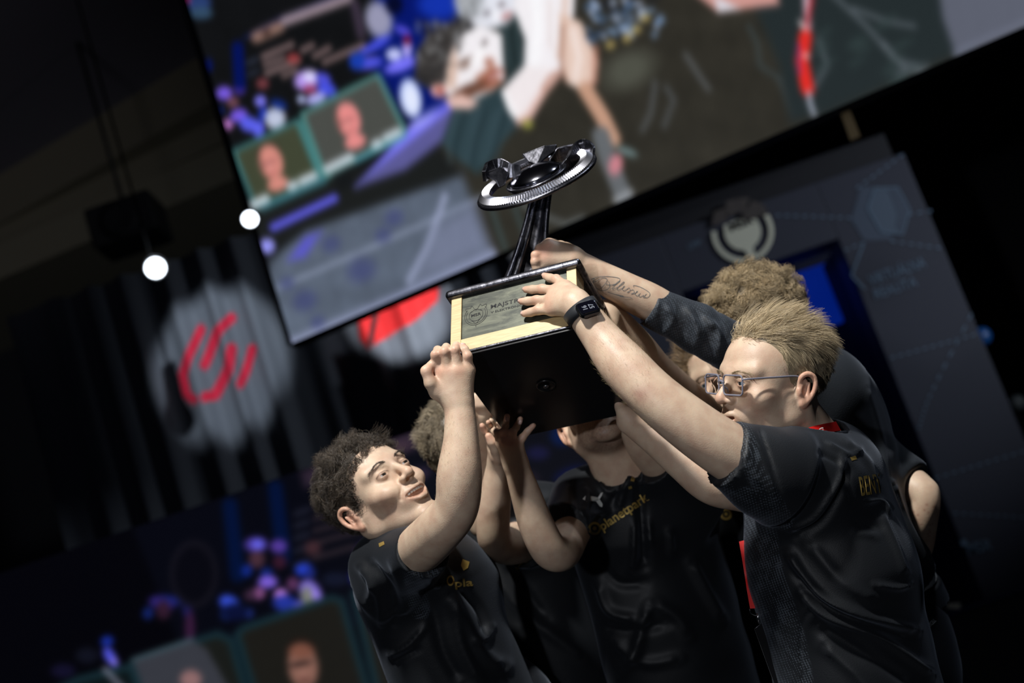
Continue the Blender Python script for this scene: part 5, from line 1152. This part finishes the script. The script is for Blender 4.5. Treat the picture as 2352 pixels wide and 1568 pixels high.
make_hair(H, r6, dict(len=lambda P: np.interp(P[:, 2], [-.04, .02, .09], [.014, .022, .034]), flow=lambda P: flow_back(P) * .6 + np.array([0, -.25, .1]) * (P[:, 1:2] < .0), curl=.0068, turns=2.0, lift=.6, keep=.4, wild=.4, clump=30, cap=.007), 9500, 14, (.40, .30, .17), 14, hl=lambda P: hairline_std(P, .058), wd=.0012)
S = Sc(.0055)
S.cap(W(1855, 985, 3.10), W(1890, 1100, 3.10), .152, .155, k=.06, fl=.95, u=RT); S.cap(W(1885, 1080, 3.10), W(1978, 1352, 3.13), .154, .172, k=.04, fl=.95, u=RT, cyl=True); S.cap(W(1880, 905, 3.04), W(1900, 980, 3.12), .105, .12, k=.06)
S.chain(Ws([(1860, 905, 3.02), (1770, 848, 2.96), (1690, 803, 2.93), (1600, 756, 2.90)]), [.090, .068, .056, .052], k=.03, n=8); S.cap(W(1610, 760, 2.90), W(1489, 699, 2.883), .052, .0440, k=.012, cyl=True); S.cap(W(1492, 701, 2.8835), W(1465, 688, 2.88), .0375, .039, k=.003, sub=True, cyl=True)
S.cap(W(1985, 1060, 3.17), W(2092, 1118, 3.080), .080, .058, k=.03, cyl=True); S.cap(W(2089, 1117, 3.084), W(2115, 1130, 3.07), .050, .052, k=.003, sub=True, cyl=True)
S.cap(nb + UP * .02, W(1800, 880, 3.06), .06, k=.006, sub=True)
fl = [([(1530, 700), (1545, 735), (1520, 770)], 7, .006), ([(1556, 700), (1575, 740), (1560, 790)], 8, -.002), ([(1580, 712), (1600, 750), (1600, 800)], 7, .006), ([(1600, 720), (1625, 755), (1620, 810)], 7, -.0025), ([(1625, 735), (1650, 765), (1645, 830)], 8, .007), ([(1655, 745), (1672, 780), (1665, 840)], 6, -.002), ([(1515, 690), (1500, 740)], 5, .003), ([(1545, 720), (1600, 790), (1650, 820)], 9, -.002),
      ([(2050, 1110), (2080, 1190), (2130, 1290)], 8, .006), ([(2060, 1180), (2090, 1280), (2135, 1310)], 8, -.004), ([(1990, 890), (2020, 1000), (2045, 1120)], 9, .003)]
sh, bv, (Psh, Fsh) = cloth(r6, 'shirt', S, fl, [([(1490, 700), (1600, 760), (1700, 810)], 70), ([(2108, 1090), (2066, 1150)], 14)], material=M['shirt_grey'], noise=.002)
ba = bvh_of(A6[0], A6[1])
def z6(l): return [(1180 + x / 6.533, 540 + y / 6.533) for x, y in l]
tat = [z6([(1160, 660), (1210, 650), (1190, 700), (1230, 690), (1330, 640), (1400, 660), (1370, 730), (1300, 800), (1240, 790), (1220, 760)]), z6([(1180, 650), (1300, 620), (1480, 625), (1590, 655), (1560, 715), (1460, 745), (1380, 730)]), z6([(1420, 690), (1440, 740), (1420, 800), (1340, 830), (1260, 815)]), z6([(1460, 745), (1520, 740), (1590, 690), (1560, 700), (1490, 780), (1480, 805), (1520, 800)]),
       z6([(1520, 800), (1640, 730), (1650, 700), (1590, 750), (1550, 800), (1570, 820), (1620, 800)]), z6([(1620, 800), (1660, 770), (1650, 765), (1630, 810), (1660, 830), (1710, 800)]), z6([(1700, 810), (1730, 790), (1745, 830), (1700, 855), (1740, 850)]), z6([(1745, 830), (1790, 820), (1805, 860), (1760, 880), (1800, 875)]), z6([(1800, 880), (1850, 850), (1850, 840), (1820, 880), (1850, 910), (1890, 890)]), z6([(1900, 870), (1870, 900), (1900, 925), (1950, 900), (1940, 930), (1990, 935)]), z6([(1990, 880), (1960, 920), (2000, 935), (2040, 900), (2020, 850), (1900, 780), (1800, 755), (1800, 780)]),
       z6([(1410, 850), (1500, 880), (1640, 920), (1780, 943)]), z6([(1500, 880), (1620, 905), (1650, 925), (1590, 915)])]
V, F = ribbons(tat, 1.15, 1.2); tt = decal('forearm_tattoo', V, F, ba, M['ink'], r6, off=.0006)
text_px('lettering', 'REAL', (2028, 1255), (2040, 1250), 1, bv, M['gold'], sh) if False else None
tr, bt = legs(r6, W(2068, 1500, 3.14), Dc(.25, 0, -1), Dc(-1, .1, 0))
Sb = Sc(.006); Sb.cap(W(1996, 1372, 3.13), W(2012, 1420, 3.135), .160, .166, k=.01, fl=.85, u=RT, cyl=True); P, F = Sb.bake(1); mk('waistband', P, F, M['trouser'], r6, col=np.zeros((len(P), 3)))
Sb = Sc(.006); Sb.cap(W(1986, 1345, 3.13), W(1995, 1373, 3.13), .153, .157, k=.01, fl=.85, u=RT, cyl=True); P, F = Sb.bake(1); mk('underwear_edge', P, F, M['whiteprint'], r6)
text_px('white_lettering', 'DRYCELL', (2132, 1444), (2150, 1426), 9, bt, M['whiteprint'], tr, bold=.02)

# ------------------------------------------------------------------ P5 blond man with glasses and watch, right front
r5 = person(W(1960, 1400, 2.72), 'blond man with glasses and smartwatch, palm pressed on the trophy plaque')
H = Head(W(1684, 877, 2.66), Dc(-.90, -.02, .435), Dc(.02, 1, .0), 1.01); nb = W(1895, 1068, 2.74); H5 = H
hp = build_head(H, nb, .060, .0019, lid=.003, mouth_open=.002, jaw=1.04, beard=.22)
wr5 = Pf(1338, 722, .034)
F5 = [[Pf(1308, 672, .020), Pf(1285, 653, .017), Pf(1268, 646, .011), Pf(1256, 640, .009)], [Pf(1286, 682, .021), Pf(1253, 676, .018), Pf(1228, 673, .012), Pf(1212, 671, .009)],
      [Pf(1278, 703, .021), Pf(1240, 701, .017), Pf(1217, 699, .011), Pf(1202, 698, .009)], [Pf(1276, 724, .019), Pf(1243, 722, .015), Pf(1223, 724, .010), Pf(1208, 726, .0085)]]
def h5(S): hand(S, wr5, F5, [Pf(1322, 690, .016), Pf(1312, 682, .010), Pf(1300, 676, .009), Pf(1290, 672, .009)], pal=.0165, fr=[.0100, .0091, .0086, .0070])
kn = [(f[1] - BY * .006, .009) for f in F5] + [(f[0] - BY * .008, .013) for f in F5]; tp = [(f[3], .010) for f in F5]
A5 = arm([W(1830, 1105, 2.64), W(1740, 1072, 2.58), W(1660, 1028, 2.555), W(1575, 968, 2.55), W(1498, 905, 2.56), W(1432, 838, 2.59), W(1383, 778, 2.62), wr5], [.060, .054, .050, .0465, .0435, .0425, .0345, .0275], h5, .0025, kn, tp)
a = (.5 * np.exp(-(((A5[0] - W(1468, 905, 2.52)) / .016) ** 2).sum(1)))[:, None]; A5[2][:] = A5[2] * (1 - a) + np.array([.42, .22, .18]) * a
def h5r(S): hand(S, W(1448, 968, 2.86), [Ws([(1446 - 4 * i, 935 - 4 * i, 2.885 + .01 * i), (1444 - 4 * i, 915 - 6 * i, 2.90 + .01 * i), (1440 - 4 * i, 900 - 6 * i, 2.91 + .01 * i), (1436 - 4 * i, 888 - 6 * i, 2.92 + .01 * i)]) for i in range(4)], Ws([(1440, 955, 2.85), (1430, 945, 2.85), (1424, 935, 2.86), (1420, 925, 2.86)]))
B5 = arm(Ws([(1830, 1140, 2.86), (1710, 1128, 2.80), (1635, 1112, 2.765), (1570, 1062, 2.78), (1505, 1008, 2.82), (1448, 968, 2.86)]), [.055, .040, .0375, .0345, .0305, .025], h5r, .0028)
body(r5, [hp, A5, B5]); eyes(H, r5, (-.05, -1, -.05), (.14, .22, .30)); brows(H, r5, (.26, .19, .10), 0, 160)
nails(r5, [(f[3] + 0, f[3] - f[2], -BY, .0066) for f in F5])
def flow5(P):
    f = np.zeros_like(P); top = np.clip((P[:, 2] - .075) / .03, 0, 1); f[:, 1] = .65 + .3 * top; f[:, 2] = -.75 + .95 * top - 16 * np.clip(P[:, 1] - .015, 0, .1) * top; f[:, 0] = .25 * top; return f
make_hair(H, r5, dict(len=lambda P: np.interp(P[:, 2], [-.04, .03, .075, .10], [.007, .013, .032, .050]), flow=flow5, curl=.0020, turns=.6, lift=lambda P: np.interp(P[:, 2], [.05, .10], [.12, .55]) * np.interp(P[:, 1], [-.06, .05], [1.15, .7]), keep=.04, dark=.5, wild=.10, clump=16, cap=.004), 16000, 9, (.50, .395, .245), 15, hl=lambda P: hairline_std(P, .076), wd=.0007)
S = Sc(.0045)
S.cap(W(1872, 1150, 2.75), W(1905, 1300, 2.75), .136, .150, k=.06, fl=1.15, u=RT); S.cap(W(1905, 1300, 2.75), W(1985, 1640, 2.78), .150, .165, k=.05, fl=1.1, u=RT)
S.cap(W(1850, 1090, 2.66), W(1915, 1075, 2.86), .078, .09, k=.08); S.cap(nb - UP * .01, W(1890, 1150, 2.75), .072, .11, k=.06)
S.cap(W(1855, 1105, 2.66), W(1765, 1090, 2.585), .088, .074, k=.05); S.cap(W(1800, 1100, 2.60), W(1667, 1042, 2.550), .084, .0625, k=.035, cyl=True); S.cap(W(1671, 1044, 2.552), W(1620, 1020, 2.545), .0575, .061, k=.003, sub=True, cyl=True)
S.cap(W(1872, 1036, 2.72), W(1850, 960, 2.70), .068, .072, k=.005, sub=True)
fl = [([(1815, 1215), (1868, 1190), (1905, 1140), (1930, 1092), (1934, 1050)], 7, .005), ([(1830, 1230), (1885, 1200), (1925, 1140), (1948, 1080)], 8, -.005), ([(1745, 985), (1770, 1060), (1790, 1130), (1815, 1205)], 4, -.0025), ([(1700, 985), (1735, 1080), (1800, 1180)], 6, .002), ([(1692, 970), (1690, 1125)], 2.5, -.002), ([(1676, 970), (1674, 1125)], 3, .001),
      ([(1815, 1270), (1850, 1330), (1900, 1378), (1980, 1412), (2105, 1446)], 10, .008), ([(1830, 1320), (1880, 1380), (1960, 1425), (2090, 1462)], 9, -.006), ([(1842, 1360), (1900, 1415), (2020, 1462), (2140, 1545)], 10, .007), ([(1880, 1440), (1980, 1500), (2100, 1568)], 14, -.007), ([(1890, 1480), (1960, 1540), (2010, 1600)], 14, .006), ([(1860, 1250), (1930, 1330), (2010, 1380)], 14, .004),
      ([(1985, 1150), (2020, 1150), (2040, 1180)], 6, .005), ([(1970, 1200), (2015, 1212)], 8, -.004), ([(1965, 1222), (2010, 1232)], 8, .003), ([(2010, 1342), (2060, 1350), (2085, 1340)], 6, .005), ([(2020, 1180), (2050, 1250), (2075, 1320)], 9, .005), ([(1940, 1010), (1990, 1060), (2010, 1110)], 8, .004), ([(1930, 1070), (1960, 1150)], 8, -.003),
      ([(1863, 1400), (1842, 1430), (1838, 1500), (1845, 1568)], 3, -.002), ([(1700, 1010), (1710, 1060), (1740, 1110)], 6, .003), ([(1900, 1020), (1950, 1045), (1975, 1030)], 5, .003), ([(1880, 1040), (1930, 1065)], 6, -.003)]
sh, bv, _ = cloth(r5, 'shirt', S, fl, [([(1712, 1180), (1740, 1330), (1790, 1480), (1810, 1600)], 62), ([(1672, 965), (1672, 1130)], 14), ([(1705, 985), (1735, 1085), (1800, 1195)], 22)], noise=.0022)
col = Geo().tube(smooth_spline(Ws([(1832, 1018, 2.665), (1858, 1012, 2.655), (1905, 1004, 2.675), (1950, 998, 2.73), (1962, 1004, 2.80)]), 24), np.interp(np.linspace(0, 1, 24), [0, .3, 1], [.004, .008, .009]), 10); col.mk('collar', M['shirt'], r5, col=np.zeros((len(col.v), 3)))
text_px('gold_lettering', 'BENY', (1978, 1138), (2026, 1130), 44, bv, M['gold'], sh, bold=.01, off=.0012)
decal('small_gold_mark', [(1952, 1050), (1964, 1046), (1968, 1054), (1956, 1058)], [(0, 1, 2, 3)], bv, M['gold'], sh)
legs(r5, W(2010, 1760, 2.80), Dc(.15, 0, -1), Dc(-1, .1, .1))
Pa, Fa, _c = A5
uvd = proj(Pa)[:, :2]
arm_hairs(r5, Pa, Fa, lambda P: (proj(P)[:, 0] > 1360) & (proj(P)[:, 0] < 1500), 1100, -.7 * RT + .75 * UP, .007, 3)
arm_hairs(r1, A1[0], A1[1], lambda P: (proj(P)[:, 1] > 950) & (proj(P)[:, 1] < 1150), 700, UP + .4 * RT, .0045, 4, (.30, .21, .13))

# glasses
gl = empty('eyeglasses', H.w((0, -.1, .01))[0], 'clear grey rectangular eyeglasses on the blond man', 'glasses')
def rrect(cx, cz, w_, h_, r_, y, n=6):
    out = []
    for qx, qz, a0 in ((1, 1, 0), (-1, 1, 90), (-1, -1, 180), (1, -1, 270)):
        for i in range(n): a = math.radians(a0 + 90 * i / (n - 1)); out.append((cx + qx * (w_ / 2 - r_) + r_ * math.cos(a), y + .25 * abs(cx + 0) * 0 + 1.6 * (abs(cx + qx * w_ / 2) - .006) ** 2 * 1.2, cz + qz * (h_ / 2 - r_) + r_ * math.sin(a)))
    return out
for sx in (-1, 1):
    L_ = rrect(sx * .0335, .008, .052, .036, .008, -.1115); g = Geo().tube(H.w(L_), .0017, 8, True); g.mk('rim', M['frame'], gl)
    c = np.mean(L_, 0); V = [c] + L_; n_ = len(L_); mk('lens', H.w(V), [(0, i + 1, (i + 1) % n_ + 1) for i in range(n_)], M['lens'], gl, smooth=False)
    Geo().tube(H.w(smooth_spline([(sx * .060, -.107, .019), (sx * .066, -.095, .020), (sx * .0745, -.04, .022), (sx * .0790, .004, .022), (sx * .0800, .024, .008), (sx * .079, .033, -.008)], 24)), np.linspace(.0020, .0015, 24), 8).mk('temple', M['frame'], gl)
    Geo().tube(H.w([(sx * .010, -.110, .004), (sx * .011, -.104, .0), (sx * .011, -.103, -.006)]), .0016, 6).mk('nose_pad', M['frame'], gl)
Geo().tube(H.w(smooth_spline([(-.0085, -.1110, .012), (0, -.1135, .0155), (.0085, -.1110, .012)], 9)), .0022, 8).mk('bridge', M['frame'], gl)
# smartwatch
al = nz(W(1382, 722, 2.60) - W(1362, 690, 2.625)); ac = nz(RT * .93 + UP * .30 - FW * -.28); ac = nz(ac - (ac @ al) * al); an_ = nz(np.cross(ac, al))
if an_ @ FW > 0: an_ = -an_
axw = nz(W(1383, 778, 2.62) - wr5); cw = wr5 + axw * .020
C0 = W(1350, 709, 2.60); wt = empty('smartwatch', C0, 'black smartwatch showing 16 57 on the blond man\'s wrist', 'watch')
def wc(u, v, n_): return C0 + ac * u + al * v + an_ * n_
def rbox(name, w_, h_, r_, z0, z1, mt, bv_):
    lp = [(sx * (w_ / 2 - r_) + r_ * math.cos(math.radians(a0 + 15 * i)), sy * (h_ / 2 - r_) + r_ * math.sin(math.radians(a0 + 15 * i))) for sx, sy, a0 in ((1, 1, 0), (-1, 1, 90), (-1, -1, 180), (1, -1, 270)) for i in range(7)]
    g = Geo().prism([wc(x, y, z0) for x, y in lp], an_ * (z1 - z0)); o = g.mk(name, mt, wt, smooth=False); bevel(o, bv_, 4); return o
rbox('case', .040, .034, .008, -.006, .0045, mat('watch_case', (.02, .022, .03), .12, .8), .003); rbox('screen', .0345, .0285, .0065, .004, .0058, M['glassy'], .0012)
for s_, uo in (('16', .0065), ('57', -.0065)):
    V_, F_ = text_geo(s_, bold=.02)
    up_w = -ac; rt_w = np.cross(up_w, an_) ; rt_w = rt_w if rt_w @ UP > 0 else -rt_w
    V = [C0 + an_ * .0061 + up_w * (uo - .004 + v[1] * .0125) + rt_w * (-.0075 + v[0] * .0125) for v in V_]; mk('digits', V, F_, M['digits'], wt, smooth=False)
u1 = nz(an_ - (an_ @ axw) * axw); u2 = np.cross(axw, u1); V, F = [], []
rbx = .0330
for i in range(40):
    a = 2 * math.pi * i / 40; dr = math.cos(a) * u1 + math.sin(a) * u2
    for hw, r_ in ((-.0115, 0), (.0115, 0), (.0115, .0022), (-.0115, .0022)): V.append(cw + axw * hw + dr * (rbx + r_))
for i in range(40):
    j = (i + 1) % 40
    for k in range(4): F.append((i * 4 + k, i * 4 + (k + 1) % 4, j * 4 + (k + 1) % 4, j * 4 + k))
mk('strap', V, F, M['band'], wt); Geo().lathe([(.0028, -.001), (.003, .003), (.0022, .0045)], wc(-.002, -.017, .0), -al, ac, 12).mk('crown', M['frame'], wt)
# lanyard
ly = empty('lanyard', W(1860, 1005, 2.66), 'red lanyard with black badge around the blond man\'s neck', 'lanyard')
def strap(name, pts, wd, nrm, mt, th=.0014):
    P = smooth_spline(pts, 30); T = np.gradient(P, axis=0); V, F = [], []
    for i in range(30):
        b = nz(np.cross(T[i], nrm)); n_ = nz(np.cross(b, T[i]))
        for a_, c in ((-1, -1), (1, -1), (1, 1), (-1, 1)): V.append(P[i] + b * wd / 2 * a_ + n_ * th / 2 * c)
    for i in range(29):
        for k in range(4): F.append((i * 4 + k, i * 4 + (k + 1) % 4, i * 4 + 4 + (k + 1) % 4, i * 4 + 4 + k))
    F += [(3, 2, 1, 0), (116, 117, 118, 119)]; return mk(name, V, F, mt, ly, smooth=False)
strap('neck_band', Ws([(1818, 1030, 2.66), (1838, 1006, 2.643), (1864, 992, 2.638), (1896, 984, 2.655), (1925, 978, 2.71)]), .019, Dc(.1, .35, 1), M['red'])
strap('hanging_band', Ws([(1712, 1240, 2.76), (1724, 1310, 2.735), (1730, 1350, 2.735), (1738, 1396, 2.735)]), .026, Dc(-.5, 0, 1), M['red'])
Geo().tube(smooth_spline(Ws([(1722, 1398, 2.73), (1724, 1408, 2.73), (1736, 1413, 2.73), (1744, 1408, 2.73), (1746, 1398, 2.73)]), 12), .0009, 6).mk('wire_loop', M['chrome'], ly)
Geo().tube(Ws([(1741, 1408, 2.73), (1741, 1418, 2.73), (1743, 1430, 2.73)]), [.003, .004, .002], 8).mk('clasp', M['chrome'], ly)
g = Geo().prism(Ws([(1733, 1444, 2.73), (1750, 1430, 2.73), (1806, 1560, 2.73), (1812, 1590, 2.73), (1782, 1580, 2.73)]), FW * .002); g.mk('badge', M['black'], ly, smooth=False)
Geo().tube(Ws([(1750, 1430, 2.729), (1733, 1444, 2.729), (1782, 1580, 2.729), (1812, 1590, 2.729)]), .0009, 5).mk('badge_edge', M['chrome'], ly)
nb_, fb_ = text_geo('G', bold=.03); mk('white_mark', [W(1880 + v[0] * 16, 994 - v[1] * 15 - v[0] * 4, 2.641) for v in nb_], fb_, M['whiteprint'], ly, smooth=False)
